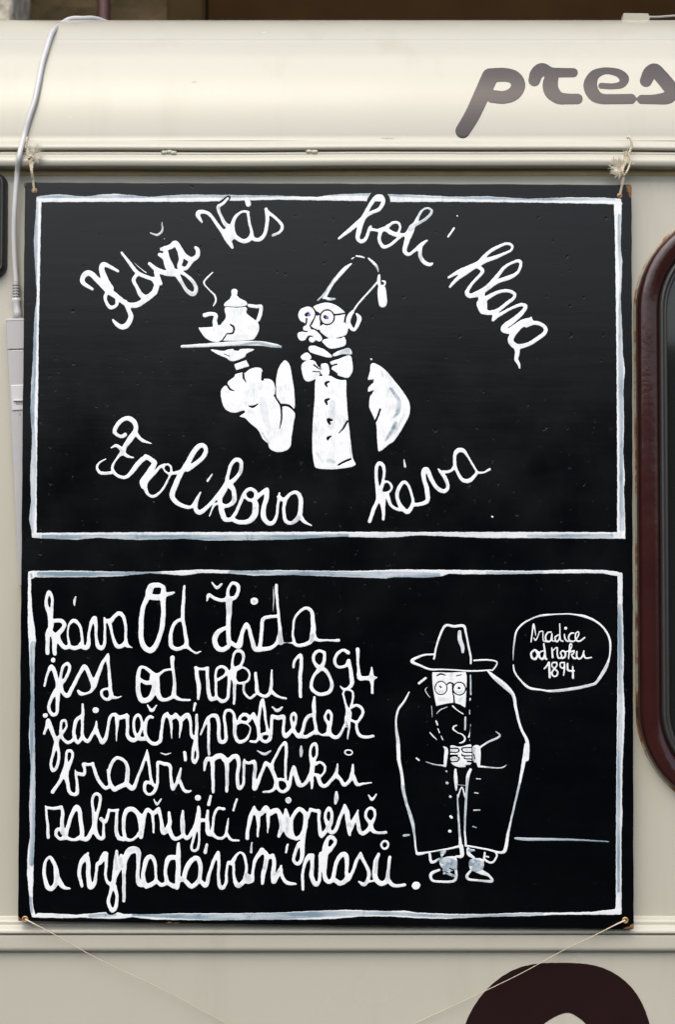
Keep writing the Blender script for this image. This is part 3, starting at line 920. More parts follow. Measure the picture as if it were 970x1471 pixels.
item('painted_hat', p, label='tall fez with tassel')
p = Paint(0.12).crop(410, 360, 6.0625)
p.G('245,490 330,456 400,460 460,487 516,535 520,565 512,600 528,640 545,660 545,690 520,740 400,765 345,740 302,700 310,655 330,640 300,600 280,545')
p.G('270,565 298,600 302,660 292,690 232,665 228,625')
p.G('112,565 130,515 190,488 240,505 262,545 250,600 225,630 205,655 175,645 172,630 130,610')
p.G('160,660 205,655 222,690 195,700 158,692', '110,718 150,706 185,712 230,688 280,708 322,762 300,792 262,775 235,745 200,742 170,780 130,782 108,752', '206,768 228,752 262,780 240,800 212,792')
p.G('322,785 380,766 480,766 514,752 530,800 510,832 440,850 385,852 345,822', '203,840 250,828 300,845 345,865 408,920 370,932 300,912 218,885', '412,908 450,880 500,862 552,848 578,872 575,905 500,903 430,920')
p.S('588,532,26 560,570,38 548,620,38 572,672,34 603,688,26 632,640,32 645,590,38 622,552,16')
p.ring(365, 582, 62, 64, 13, sub=True)
p.K('232,492,6 262,530,12 258,575,8 228,640,14', '262,530,12 285,545,16 302,560,12', '428,560,12 480,555,12 532,546,9', '185,595,14 182,640,10', '600,632,12 580,628,14', '520,575,5 515,625,8', '183,560,28 197,552,28', '346,578,28 356,584,28')
p.T('590,460,20 480,560,10', v=0.1).T('500,880,60 580,880,60', v=0.5)
item('painted_face', p, thin=0.03, label='bearded face with round glasses')
p = Paint(0.1).crop(410, 360, 6.0625).S('206,566,30 212,560,30', '368,586,28 366,580,28')
item('painted_pupil', p, 'violet', 0)
p = Paint(0.12).crop(410, 480, 4.85)
p.G('108,155 150,128 182,160 160,182 120,178', '113,215 150,186 200,186 228,225 246,240 240,282 200,318 150,330 122,290', '245,215 290,206 306,240 300,287 250,285', '312,195 380,170 448,148 466,190 470,250 450,292 428,305 370,288 322,252 330,222')
p.G('215,310 300,290 345,305 400,322 425,322 425,400 435,560 450,700 470,860 486,915 360,940 230,936 200,900 188,780 193,600 205,450')
p.K('310,270,6 345,298,12 390,312,14 432,314,6', '306,332,9 282,343,18 290,366,8', '306,452,9 282,464,18 290,490,10', '325,600,12 300,598,22 310,626,12', '318,712,8 298,725,18 296,738,8', '432,608,13 405,655,11 375,690,4', '455,870,12 410,890,12 370,912,10', '200,215,9 236,242,5', '192,262,5 240,262,4', '358,210,9 320,222,8', '362,278,6 322,250,8', '240,270,5 255,290,6', '310,205,8 312,245,7', '244,212,5 246,245,6')
p.T('220,830,20 260,890,16', '330,480,40 320,640,50', v=0.3).T('300,880,30 340,890,20', '450,760,10 460,850,12', v=0.5)
item('painted_shirt', p, thin=0.03, label='white shirt front with bow tie and four buttons')
p = Paint(0.12).crop(410, 480, 4.85)
p.G('605,202 680,235 740,300 820,400 865,480 865,560 820,650 760,742 722,768 668,812 646,800 636,640 625,600 598,540 585,500 590,440 612,405 580,405 580,370 620,330 578,320 590,260')
p.K('662,525,12 642,580,12 628,610,14', '615,320,6 575,326,10', '614,396,6 575,410,10').S('597,172,10 600,176,12')
p.T('735,380,18 790,460,26 785,540,28 755,580,10', '700,740,16 740,680,26 770,620,26', v=0.85).T('830,560,14 760,690,14', '670,260,8 680,290,14', v=0.4)
item('painted_sleeve', p, thin=0.03, label='sleeve with blue grey shading')

# ---- lower picture: text
L1 = W().crop(50, 830, 6.0625)
L1.S('108,655,34 108,560,34 112,480,40 138,420,44 130,330,42 102,250,32 96,190,26 120,125,28 146,170,24 148,250,24 138,340,34 135,420,44', '132,470,44 165,520,44 170,662,34',
     '150,378,28 220,372,34 255,402,32 235,450,36 190,500,44', '195,500,40 215,560,36 260,608,34 300,600,34', '300,600,26 286,510,16 292,420,16 340,372,32 385,412,24 405,480,22 410,550,24 400,592,34 340,612,34 295,597,30',
     '395,580,36 430,610,38 462,590,38 470,480,22 490,390,28 520,350,36 530,420,28 533,520,24 546,590,34 580,615,34 605,570,26 608,450,20 605,350,16', '612,372,28 658,375,40 690,340,32 735,310,36 775,350,28 790,440,24 790,520,24 785,570,34 730,602,34 695,568,30 670,480,22 650,395,30', '785,570,44 810,595,26 850,610,5', '352,165,12 342,205,22 345,240,10')
L1.T('340,160,14 350,200,14', v=0.4)
item('painted_word', L1, label='first line: word káva')
p = W().crop(190, 830, 6.0625)
p.S('270,140,50 268,85,34 220,62,40 165,75,50 150,110,60 145,160,50 210,170,50 270,165,50', '285,150,34 340,135,26 363,128,16', '125,180,44 90,270,38 76,400,42 82,560,42 140,632,46 190,610,44 240,500,38 262,400,42 270,280,38 265,190,46',
    '452,72,18 445,200,28 438,330,30 455,450,28 470,540,34 470,600,36', '437,360,28 378,386,28 346,440,28 332,520,34 338,590,36 382,620,32 430,612,30 465,590,34', '478,600,30 520,635,16 555,657,18 600,640,8')
item('painted_word', p, label='first line: word Od')
p = W().crop(190, 830, 6.0625)
p.S('692,42,12 735,88,24 775,55,20', '650,198,14 665,148,26 720,182,28 790,195,30 828,168,30 836,100,24 870,47,24 915,62,32 924,112,30 895,170,30 842,190,40', '842,190,56 842,300,46 836,420,36 840,560,40',
    '822,430,26 752,470,42 716,540,44 740,608,44 790,625,40 835,600,40', '845,560,34 930,600,36 948,530,36 962,460,30 980,415,24')
p.T('842,200,60 842,300,50', '755,72,16 778,50,20', v=0.3)
p.crop(340, 830, 6.0625)
p.S('15,590,44 50,480,30 82,408,34 110,450,30 138,560,36 165,622,38 240,622,36 300,610,32', '200,610,34 215,500,30 226,372,30 270,342,28 352,335,24', '345,65,24 352,180,22 363,300,22 375,430,28 385,565,44', '300,610,32 345,575,30 370,500,26',
    '320,70,5 322,180,10 318,300,5', '400,565,8 450,566,6 500,572,20', '500,560,26 490,480,18 510,345,20 590,266,24 650,290,30 665,380,36 665,480,46 640,560,36 540,590,28 495,570,22', '670,500,46 700,540,28 800,545,16 888,545,26', '150,203,62 155,203,62')
p.T('375,480,40 385,570,44', '320,70,30 320,300,30', '400,565,20 460,566,20', '665,500,30 650,550,30', v=0.6).ring(153, 205, 16, 16, 8)
p.T('150,205,20 156,205,20', v=0.6)
item('painted_word', p, label='first line: last word')
# line 2
p = W().crop(50, 920, 6.0625)
p.S('157,170,38 157,174,38', '80,395,18 110,285,22 142,228,34 175,290,34 193,370,30 197,430,40 195,560,30 188,630,26 155,650,28 120,600,28 135,520,28 180,440,34 215,390,32', '215,390,28 268,330,26 300,242,26 285,202,26 242,230,24 226,300,22 226,380,26 242,450,30 285,483,34 330,400,32 380,305,30 430,228,36 470,292,34 508,380,46',
    '508,400,40 490,440,24 450,462,18 400,465,32 378,440,24', '510,400,46 555,280,36 590,195,28 636,118,18', '632,140,34 640,220,24 650,330,28 655,420,30 662,480,38 630,515,24 588,492,22 580,445,22 620,420,18 652,432,20', '660,492,36 710,500,18 757,485,6')
p.T('230,260,16 230,330,16', v=0.3)
item('painted_word', p, label='second line: first word')
p = W().crop(190, 920, 6.0625)
p.S('180,290,30 110,237,22 65,240,28 50,320,36 50,430,40 75,515,44 140,515,44 182,450,44 200,370,56 195,305,44', '60,335,24 120,370,34 180,362,36', '110,240,20 165,290,24 160,340,22', '228,300,26 280,262,20 355,250,16', '348,150,40 350,230,26 365,330,24 365,430,34 360,480,40',
    '218,300,36 214,400,46 232,490,40 275,520,28 330,502,28 362,472,30', '370,490,36 420,517,22 500,518,18')
p.T('190,380,50 180,460,30', v=0.25)
item('painted_word', p, label='second line: word od')
p = W().crop(190, 920, 6.0625)
p.S('555,240,30 565,320,34 580,420,34 572,510,20', '543,238,16 600,250,22 658,238,22', '650,240,28 655,330,28 662,430,32 682,510,34 730,502,34', '740,502,26 785,530,30 830,500,26 840,400,26 845,310,26', '732,502,22 728,400,22 726,290,20 742,242,22 785,227,24 820,255,26 818,292,24 770,328,22 740,345,22', '815,282,20 870,272,26')
p.T('652,340,20 655,440,20', v=0.3)
p.crop(320, 920, 8.083)
p.S('60,372,30 110,350,46 112,250,26 130,155,26 178,118,34 228,142,36 240,210,32 212,285,30 150,330,44 122,400,72 135,480,42 135,600,34 130,735,26', '160,340,32 230,315,22 290,350,24 313,410,22 290,470,26 240,492,26 180,494,26 145,465,40', '245,490,24 245,590,26 280,650,26 320,670,26 372,630,30',
    '380,380,34 390,480,36 400,590,44 432,630,34 490,650,36 545,610,36 565,500,34 568,342,18', '565,590,44 620,640,32 670,662,24 732,672,24')
p.T('220,150,20 250,210,24', '130,520,30 130,640,30', '245,500,24 245,590,24', v=0.45)
item('painted_word', p, label='second line: word roku')
p = W().crop(410, 920, 6.929)
p.S('80,268,22 95,202,26 150,145,30 160,230,34 148,350,36 150,560,30', '388,120,30 330,102,26 282,150,30 287,212,28 330,265,42 400,300,34 450,380,30 462,460,36 430,520,34 340,535,34 270,490,34 258,430,30 290,345,28 340,285,42 384,220,34 390,130,28', '625,120,40 580,97,26 520,130,30 492,190,30 507,248,28 550,268,26 610,248,28 630,200,34 642,250,34 658,350,40 662,430,40 622,480,28 580,487,22 545,455,10',
    '722,90,38 722,180,28 728,280,26 742,372,46 800,375,38 860,375,50 914,370,10', '860,268,12 860,370,46 865,450,26 868,522,26')
p.T('440,470,30 470,440,24', '850,360,30 890,370,30', v=0.35)
item('painted_number', p, label='number 1894 in the second line')
# line 3
p = W().crop(50, 1000, 6.929)
p.S('98,192,44 104,192,44', '92,372,24 115,295,30 130,238,32 150,300,42 190,400,36 212,455,46', '215,450,40 240,402,26 280,360,26 312,300,20 300,242,22 266,250,22 255,300,24 256,370,28 280,430,28 330,465,30 380,430,28 400,395,26', '212,465,44 180,570,28 157,680,26 174,742,30 206,720,28 234,640,28 232,540,28 215,470,36',
    '475,82,20 475,180,30 470,300,26 475,400,32 520,452,32 570,382,30 602,320,34 612,250,14', '468,195,30 412,238,36 388,330,32 395,420,34 430,462,30 468,405,30', '600,140,58 605,140,58', '610,340,42 640,410,34 670,462,40 710,400,34 728,290,26 750,205,30 790,182,32 830,212,40 880,205,40 910,188,34', '818,225,44 815,330,24 808,452,8',
    '922,200,34 920,300,30 925,400,32 972,437,34')
p.crop(170, 1000, 6.929)
p.S('90,200,34 90,300,28 92,400,34 142,445,34 190,410,36 225,330,24 230,240,24 200,187,28 165,212,26 150,290,26 165,370,28 200,420,34 255,425,40', '340,212,26 310,207,30 275,252,32 265,350,32 290,432,34 350,475,34 410,450,36 425,380,32 436,280,28 456,205,38 485,170,24', '485,180,30 515,215,40 560,200,44 572,182,30 620,240,40 655,205,44 692,190,44 716,250,30 720,330,24 732,400,30 768,425,34',
    '515,215,34 525,300,26 530,428,6', '620,240,38 618,320,26 606,418,8', '290,90,14 330,146,28 380,90,12', '765,75,26 748,145,18', '778,190,26 780,300,30 775,400,32 765,470,42 740,560,28 740,630,28 760,662,30 785,620,26 785,540,26 770,465,42')
p.T('770,540,20 755,620,30', '780,200,20 780,300,20', v=0.3)
item('painted_word', p, label='third line: first word')
p = W().crop(290, 1000, 6.929)
p.S('65,220,28 68,340,28 65,460,26 70,582,24', '-12,382,18 30,272,24 60,218,28 100,195,34 145,202,40 165,260,34 168,370,34 175,440,36 210,458,36 240,420,34 232,300,28 222,200,26 240,147,28 290,147,26 320,190,28 327,270,38 327,370,34 350,440,34 390,455,34 442,430,28 475,370,16 480,312,12 440,275,16 380,256,32 335,275,36',
    '375,240,34 382,208,28 420,184,34 462,200,28 470,240,30 440,262,24 402,250,18', '475,240,30 512,172,26 530,230,36 560,310,36 565,400,26 540,450,26 482,450,22', '558,290,36 572,180,28 587,80,26 605,35,24 620,100,26 630,200,26 645,300,22 662,370,36', '650,372,30 602,382,24 590,430,28 630,455,30 672,430,36 690,370,30 692,290,28 700,195,30',
    '705,197,26 760,217,44 812,202,36 820,240,28 810,320,28 820,390,34 845,400,30 890,350,30 925,290,24 940,210,24 915,172,28 890,200,24 895,260,26 915,340,34 952,395,36', '702,108,14 750,147,30 800,112,18')
p.T('750,140,40', v=0) if False else None
p.T('720,125,20 750,150,20 790,125,16', '600,390,24 600,430,20', '330,280,24 320,380,14', '65,480,30 70,582,30', v=0.4)
p.crop(410, 1000, 6.929)
p.S('118,395,36 0,400,34'.split()[0] + ' 140,400,40 170,350,32 192,260,32 232,200,36 285,190,28', '0,400,30 70,330,30', '288,10,20 285,100,40 290,220,30 305,330,32 308,365,40', '140,392,40 205,405,32 270,372,34 310,345,30', '310,355,30 370,387,18 430,375,50', '432,350,42 428,280,32 397,222,28 402,182,24 430,147,26 460,190,26 455,260,26 437,330,36 458,390,38 510,410,34 555,370,28 592,280,18',
    '575,-20,20 590,-55,18 625,-65,16 665,-50,20 675,-10,20 668,50,20 655,115,26', '575,-20,20 590,40,20 612,110,26 630,170,60 620,230,56 600,295,14', '660,110,24 712,92,26 760,120,28 772,170,28 742,230,28 712,260,22 660,240,26', '710,255,22 710,320,26 740,390,30 800,407,30 877,398,26', '640,265,18 632,340,20 618,432,8', '600,310,8 625,305,6')
p.T('605,260,16 620,330,30', v=0.6)
item('painted_word', p, label='third line: second word')
# line 4
p = W().crop(60, 1065, 6.929)
p.S('105,505,36 180,390,32 218,310,50 240,220,34 240,150,24 250,100,26 290,97,28 304,140,26 285,210,30 255,260,46 238,330,52 255,420,34 272,500,34 310,528,32 350,510,36 348,420,26 340,345,24 330,285,12', '340,312,28 412,332,34 425,290,26 412,228,30 460,232,28 512,215,20', '505,230,30 535,320,32 570,400,34 630,465,32 682,440,30',
    '682,440,40 666,350,28 680,250,32 740,167,32 820,192,30 850,260,36 850,360,42 830,420,42 760,460,44 720,482,38 692,440,36', '650,280,14 660,330,20', '840,422,46 905,472,40 940,400,28 972,310,24')
p.T('830,220,20 850,300,24 850,380,24', v=0.35)
p.crop(170, 1065, 6.929)
p.S('148,470,34 190,360,26 245,220,28 287,85,12', '282,150,46', '285,95,14 282,150,44 300,200,28 312,300,26 330,400,28 350,440,28', '330,420,24 270,410,34 260,470,30 280,520,26 322,528,24 362,490,32 385,420,28 390,320,24 388,230,28 400,205,26 450,225,34 510,240,34 520,330,26 530,430,34 545,475,30 575,420,28 600,360,38 620,268,16',
    '605,385,32 650,482,30 690,500,28 725,490,12', '413,113,6 470,132,14 524,113,6', '658,112,32 668,185,30')
p.T('605,330,30 610,380,20', v=0.3)
item('painted_word', p, label='fourth line: word bratří')
p = W().crop(290, 1065, 6.929)
p.S('22,288,18 32,220,34 55,172,38 102,180,44 150,152,52 195,145,46 238,190,52 265,195,44 310,152,42 350,152,42 368,215,36 355,310,32 355,420,34 375,470,30 410,430,28 418,330,24 418,230,26 424,182,16', '105,190,44 108,320,34 113,505,28', '247,210,46 250,330,34 248,495,30',
    '425,202,28 470,217,28 520,200,34 530,260,34 520,370,34 525,470,42 560,400,36 600,300,30 640,215,34 690,272,36 730,360,36 740,430,44 700,490,26 612,505,20', '697,265,40 702,220,28 740,140,26 790,50,24 828,10,26 842,60,30 836,180,28 832,300,24 837,372,22', '745,382,30 800,380,26 840,400,26 860,440,30', '738,430,40 770,485,28 810,502,28 862,460,36 882,380,30 900,290,30 918,255,26 940,330,32 972,420,34', '552,93,12 620,128,26 685,93,14')
p.T('420,220,20 418,340,20', '530,230,30 520,350,24', '250,300,24 250,440,24', '555,95,20 620,130,30 685,95,20', '605,505,30 650,505,20', v=0.45)
p.crop(410, 1065, 6.929)
p.S('102,340,32 130,430,36 190,425,34 250,332,36 270,240,42 246,130,24 262,50,26 295,22,28 315,60,26 310,140,22 282,200,36 264,300,46 265,468,20', '300,225,30 350,207,22 393,250,24 385,310,22 350,345,22 300,330,30', '325,340,40 350,425,36 400,445,34 450,392,30 500,332,38 522,222,12', '505,332,42 550,380,34 585,435,34 640,390,32 665,330,38 673,232,20', '680,350,38 715,430,32 780,420,20 858,410,10')
p.ring(630, 110, 38, 25, 13).S('158,50,18 158,100,34 154,148,20')
p.T('158,50,40 155,150,40', '495,290,24 510,250,10', v=0.5)
item('painted_word', p, label='fourth line: word mrštíků')
# line 5
p = W().crop(50, 1135, 6.929)
p.S('130,470,32 125,350,26 112,230,22 105,158,14', '112,172,24 180,184,28 262,168,32', '262,165,24 275,240,34 266,330,36 275,420,44', '275,395,34 220,392,30 210,450,30 250,485,28 300,470,44', '290,430,50 300,470,50', '300,470,46 325,370,36 370,232,36 415,168,46 445,220,40 456,330,40 470,430,42 450,470,44 380,495,26 320,480,34',
    '460,480,40 512,490,40 560,420,40 590,330,42 578,200,28 570,90,26 600,37,28 645,60,30 645,140,28 620,230,30 597,340,36 605,420,44 640,480,34 680,470,32 682,380,24 680,320,20', '660,290,40 690,320,26 715,290,32 730,220,26 733,192,18', '735,197,24 780,205,24 825,198,24', '815,200,24 812,290,30 808,390,34 830,470,40 890,487,30')
p.T('275,360,30 280,440,30', '575,230,20 580,300,20', '655,290,26 665,292,26', '808,300,14 805,430,14', v=0.4)
p.crop(170, 1135, 6.929)
p.S('0,485,30 60,482,36 50,380,34 56,270,38 82,202,46 140,192,46 190,232,44 220,290,60 228,420,46 222,468,38', '60,482,36 120,500,26 172,470,24 200,430,24', '225,430,50 245,300,46 267,222,38 295,192,30 340,232,38 385,200,40 400,182,30', '400,190,34 425,290,30 435,390,42 455,430,36 490,380,46 512,310,38 502,225,26', '340,240,30 346,330,24 350,422,18', '505,385,42 540,470,40 582,485,34 632,460,34', '640,210,22 638,330,46 645,430,38 680,480,34 730,420,34 775,320,34 798,168,24',
    '798,180,34 800,270,38 780,360,36 755,450,26 730,550,24 732,592,24 760,605,24 795,572,24 804,450,20 802,360,26 797,290,34', '810,303,36 870,297,30', '888,205,24 884,320,38 895,430,40 945,442,34', '350,90,10 385,140,24 426,86,12', '787,78,56 793,78,56', '917,60,24 900,142,34')
p.T('640,290,30 640,420,30', '450,380,40 470,410,40', '225,410,14 225,440,14', v=0.4)
p.crop(290, 1135, 6.929)
p.S('100,440,34 110,340,24 125,240,26 160,182,26 220,187,28', '100,440,32 150,475,30 200,478,26 240,440,26 250,370,24 264,282,10', '250,440,28 290,495,24 367,500,18', '347,92,22 312,202,20')
item('painted_word', p, label='fifth line: first word')
p = W().crop(290, 1135, 6.929)
p.S('450,480,36 460,380,34 490,252,42 522,165,22', '520,185,32 545,230,52 590,232,46 640,178,50 670,232,44 720,207,52 760,212,42 785,280,46 798,370,52 765,462,28', '560,252,46 562,350,30 555,462,18', '660,252,36 660,330,28 655,428,8', '790,330,42 825,270,40 835,192,24', '835,210,34 852,270,40 840,370,42 857,440,44 905,472,42', '860,98,58 864,103,58')
p.T('850,90,30 875,112,30', '850,280,30 850,420,30', '780,300,20 790,420,30', v=0.4)
p.crop(420, 1135, 6.929)
p.S('140,240,36 75,187,38 20,240,36 -10,320,34 -5,430,40 30,485,34 80,460,34 115,400,30', '90,195,36 132,250,42 125,370,46 105,480,46 100,600,44 92,690,36 53,738,30 15,700,30 28,620,30 68,530,34', '152,280,30 180,190,26', '180,192,30 230,207,32 265,210,32 265,300,28 275,400,36 290,462,30 340,402,40', '340,402,40 382,330,36 396,250,28 370,182,32 335,220,28 330,280,28 352,350,40 382,420,36 430,400,36 470,290,34 525,155,30',
    '527,170,36 547,230,46 560,350,46 572,445,26', '572,400,50 592,350,46 655,200,14', '645,230,26 652,290,34 665,390,38 700,435,34 760,390,40 785,340,38 822,270,24 815,202,28 775,177,26 737,210,26 735,270,28 775,330,36 800,400,38 850,425,26 934,420,28', '440,18,22 438,80,42 432,132,22', '758,46,12 795,95,26 836,43,14')
p.T('345,380,44 390,300,16', '560,340,44 590,360,30', '40,560,20 60,640,14', '665,380,20 700,420,20', '850,425,24 930,420,30', '430,60,30 438,100,30', v=0.4)
item('painted_word', p, label='fifth line: second word')
# line 6
p = W().crop(50, 1210, 6.929)
p.S('180,200,30 150,147,26 110,180,26 90,250,32 96,350,36 122,440,44 160,465,44 200,420,44 215,320,52 196,225,36 170,172,34', '205,300,42 240,390,52 290,450,34 347,462,18').T('225,330,30 200,440,24', v=0.3)
item('painted_word', p, label='sixth line: single letter a')
p = W().crop(50, 1210, 6.929)
p.S('467,437,28 442,330,36 447,230,36 490,160,50 527,108,20', '524,150,36 530,220,42 530,310,44 547,440,50 590,410,38 610,300,26 617,222,32 650,200,42 690,122,52 712,112,34', '712,130,30 710,200,30 702,310,26 717,390,28 772,430,42', '812,88,26 805,200,46 790,330,42 780,400,46 750,500,30 730,590,34 765,680,36 805,642,36 815,540,30 792,440,42', '790,360,40 842,250,36 858,130,30', '858,140,34 885,200,50 885,330,34 885,450,34 885,582,30', '890,200,44 932,112,46 972,85,50')
p.T('800,120,20 810,260,40', '850,170,40 860,240,30', '885,320,30 885,560,30', v=0.4)
p.crop(170, 1210, 6.929)
p.S('50,190,40 100,92,62 170,75,64 198,115,50 195,230,34 190,340,36 205,410,50 262,420,52', '250,410,50 247,300,36 280,172,46 325,142,36 360,190,36 370,290,24 372,370,30 340,412,44 280,442,42', '372,382,34 430,427,34 480,402,40', '480,392,42 467,270,32 500,162,50 560,150,44 598,160,40', '598,15,28 595,120,46 595,250,46 590,360,50 585,445,44', '482,400,36 540,432,42 585,450,42', '590,372,46 650,372,42', '650,372,42 680,250,46 740,170,46 790,162,42 815,230,42 812,340,36 790,392,42 730,440,42 672,392,42', '812,382,36 870,430,40 900,330,34 942,200,26 975,130,22', '882,22,26 862,100,34')
p.T('610,370,40 640,370,40', '805,300,40 790,390,40', '865,60,26 880,40,26', '100,80,40 190,70,40 200,180,20', v=0.3)
p.crop(300, 1200, 6.929)
p.S('-2,400,32 42,270,32 90,172,34', '90,185,38 100,262,30 95,380,28 102,490,34 135,525,34 170,470,30 176,360,24 192,272,24 230,277,42 270,202,28 310,170,18 350,200,26 372,290,26 370,380,30 360,440,42 300,500,44 265,470,42 250,400,26 245,290,26', '385,425,80', '380,420,76 390,440,76', '390,450,70 432,440,38 440,340,26 465,240,36 530,150,52', '530,155,48 575,200,46 562,300,42 542,390,42 532,482,28', '572,225,44 632,202,40', '635,200,36 652,260,38 642,350,42 642,462,42 680,402,42 720,305,20', '718,340,34 722,380,34 752,450,34 800,478,34 865,485,20', '428,72,14 420,168,24', '785,92,22 768,168,20')
p.T('380,400,60 395,440,60', '565,250,30 550,330,30', '650,390,30 700,360,20', '425,80,30 420,165,30', '290,495,40 310,500,40', v=0.45)
item('painted_word', p, label='sixth line: word vypadávání')
p = W().crop(430, 1190, 5.389)
p.S('30,472,20 25,380,22 37,290,22 70,222,36 102,212,34', '102,215,30 100,300,28 96,370,34 125,435,30 155,402,24 160,300,20 165,195,24', '162,212,30 210,180,50 252,150,28 280,102,24 250,67,30 216,90,28 202,160,46 197,240,46 195,340,30 207,400,34 240,415,28 266,370,30 282,280,28 320,212,36 355,202,34 370,242,34 366,330,26 370,390,36 320,427,34 280,402,34', '380,392,34 412,340,24 440,262,26 475,192,18', '475,205,28 510,272,24 540,342,26 530,400,26 500,435,28 460,412,12', '540,412,14 582,406,14',
    '615,200,22 592,270,36 590,380,38 632,427,36 680,400,34 690,320,24 702,225,24', '682,392,34 730,442,26 818,438,22', '903,442,60 908,442,60').ring(664, 127, 27, 30, 16)
p.T('685,280,30 680,400,30', '600,240,20 590,340,20', '520,400,20 500,440,24', v=0.4)
item('painted_word', p, label='sixth line: last word with full stop')

# ---- speech bubble
p = Paint(0.1).crop(720, 870, 5.706)
p.S('100,470,5 104,360,12 125,220,17 180,150,16 260,105,13 340,80,18 440,72,12 540,68,12 620,75,14 685,88,22 770,122,18 840,180,17 885,250,18 900,330,18 893,410,14 878,470,22 850,530,30 790,622,24 740,650,24 600,680,26 430,700,22 340,692,15 230,672,22 160,610,15 112,540,15 103,485,12')
p.T('110,200,10 105,470,20', '870,480,40 800,620,40 600,680,30 430,700,30', '250,110,20 340,85,20', v=0.45)
item('painted_speech_bubble', p)
p = Paint(0.05).crop(720, 870, 5.706)
p.S('248,298,12 257,230,13 268,152,14 280,200,11 287,245,9', '270,262,9 285,285,12 305,250,10 318,212,10', '320,215,10 345,210,10 346,250,10 350,288,12 372,295,10', '415,217,12 385,222,14 366,260,14 380,294,16 410,285,14 420,230,12 422,285,12 442,292,12', '472,240,12 445,262,14 458,297,14 480,270,12 485,210,12 483,148,11', '486,240,10 492,285,12 512,292,12', '522,235,12 527,270,14 547,292,14 580,290,12', '532,185,26 533,186,26', '602,225,12 572,230,15 556,265,15 575,294,15 610,285,12 640,240,12 635,213,12 615,232,12 615,277,15 645,292,15 690,262,14')
p.S('278,362,14 250,387,18 255,427,19 285,437,20 302,400,18 282,364,14 312,382,12', '345,372,14 320,384,13 318,422,17 345,437,19 362,390,18 352,312,14', '362,400,16 370,437,16 380,438,12', '418,345,11 425,425,18', '426,372,10 450,347,11 464,350,14 463,400,14 476,432,14 500,415,12 490,387,14 510,370,15 530,387,16 525,422,16 500,432,16', '525,384,12 552,372,10', '556,435,12 562,370,14 567,322,14 578,312,10 584,332,10 566,372,14', '570,382,14 602,370,14 595,395,12 580,402,12 600,432,16 627,427,14', '625,375,13 622,412,15 640,437,15 667,420,15 682,372,14', '680,400,15 696,430,14 745,425,12')
p.S('357,517,14 380,490,15 396,465,16 398,520,19 402,588,19', '458,467,14 425,470,13 420,497,13 440,517,15 467,545,15 456,577,15 430,577,15 420,547,15 445,512,14 462,485,14 456,467,12', '522,467,14 490,470,13 490,502,13 515,512,14 524,480,14 521,530,15 515,572,12', '548,475,15 552,530,17 602,535,14', '590,500,13 593,592,20')
item('painted_words', p, thin=0.08, label='three small lines inside the speech bubble')

# ---- lower picture: man in hat and long coat
p = Paint(0.1).crop(560, 880, 4.619)
p.S('295,307,14 310,230,13 332,160,15 370,87,17 430,92,18 490,88,20 506,130,15 520,200,14 538,290,14 540,338,13', '300,276,12 220,284,14 148,320,22 200,350,16 270,376,14 380,378,10 540,388,12 660,382,10 686,380,10 714,328,10 640,314,12 560,318,12', '465,128,24 467,180,30 485,230,26 486,262,18')
p.T('465,130,40 486,262,40', v=0.35)
item('painted_hat', p, label='tall wide brimmed hat outline')
p = Paint(0.1).crop(600, 950, 9.19)
p.G('195,142 420,148 640,140 655,200 648,400 636,612 560,570 480,548 400,556 250,592 225,480 198,300', smooth=False)
p.ring(312, 354, 80, 88, 14, sub=True); p.ring(555, 362, 82, 84, 16, sub=True)
p.K('395,302,12 430,282,16 475,302,14', '462,300,10 468,400,12 482,480,14 487,556,18', '262,190,14 310,168,18 372,185,8', '515,195,8 580,180,9', '300,334,18 312,344,16', '545,352,22 556,356,22', '640,358,8 700,350,6')
p.T('450,160,50 450,230,50', '280,400,30 340,400,30', '530,400,40 580,400,40', '300,500,50 400,510,40', '560,520,40 580,480,30', v=0.3)
item('painted_face', p, thin=0.06, label='long face with round glasses')
p = Paint(0.1).crop(600, 950, 9.19)
p.S('150,325,8 105,372,14 130,430,14 165,475,16', '188,590,14 196,740,12', '702,185,22 706,440,22', '698,490,20 694,520,16', '690,640,14 690,700,16', '702,830,12 695,930,12 680,1000,26', '690,1035,12 690,1050,12', '635,740,28 630,900,26', '248,788,22 265,840,24', '270,885,14 292,945,18', '312,985,14 335,1035,18',
    '250,695,12 300,645,16 400,600,14', '395,640,8 465,640,8', '468,590,24 520,642,16 605,695,18', '522,845,16 482,862,26 475,900,24 540,945,16 600,970,20 630,1020,26 602,1065,24 555,1080,16')
p.T('150,325,40 165,475,40', '190,580,30 196,740,30', '702,185,40 706,440,40', '690,640,30 690,700,30', '702,830,30 690,930,30', '635,740,40 630,900,40', '250,695,30 400,600,30', '395,640,20 465,640,20', v=0.65)
item('painted_beard', p, thin=0.1, label='dashed beard and long side hair')
p = Paint(0.1).crop(600, 950, 9.19).S('345,1125,14 382,1165,48 374,1260,50 366,1380,36')
p.crop(560, 1070, 4.619).S('240,112,6 300,130,9 370,140,13').T('240,112,20 340,135,20', v=0.6)
item('painted_cuff', p, thin=0.1, label='left cuff and sleeve line')
p = Paint(0.1).crop(600, 950, 9.19)
p.S('20,290,34 110,222,32')
item('painted_line', p, thin=0.1)
p = Paint(0.1).crop(600, 950, 9.19).S('165,940,18 210,990,20 280,1060,6')
item('painted_line', p, thin=0.2)
p = Paint(0.1).crop(600, 950, 9.19)
p.G('442,1110 560,1128 718,1105 728,1320 640,1392 520,1392 440,1330 428,1200')
p.G('730,1130 832,1130 828,1390 792,1382 778,1340 726,1320')
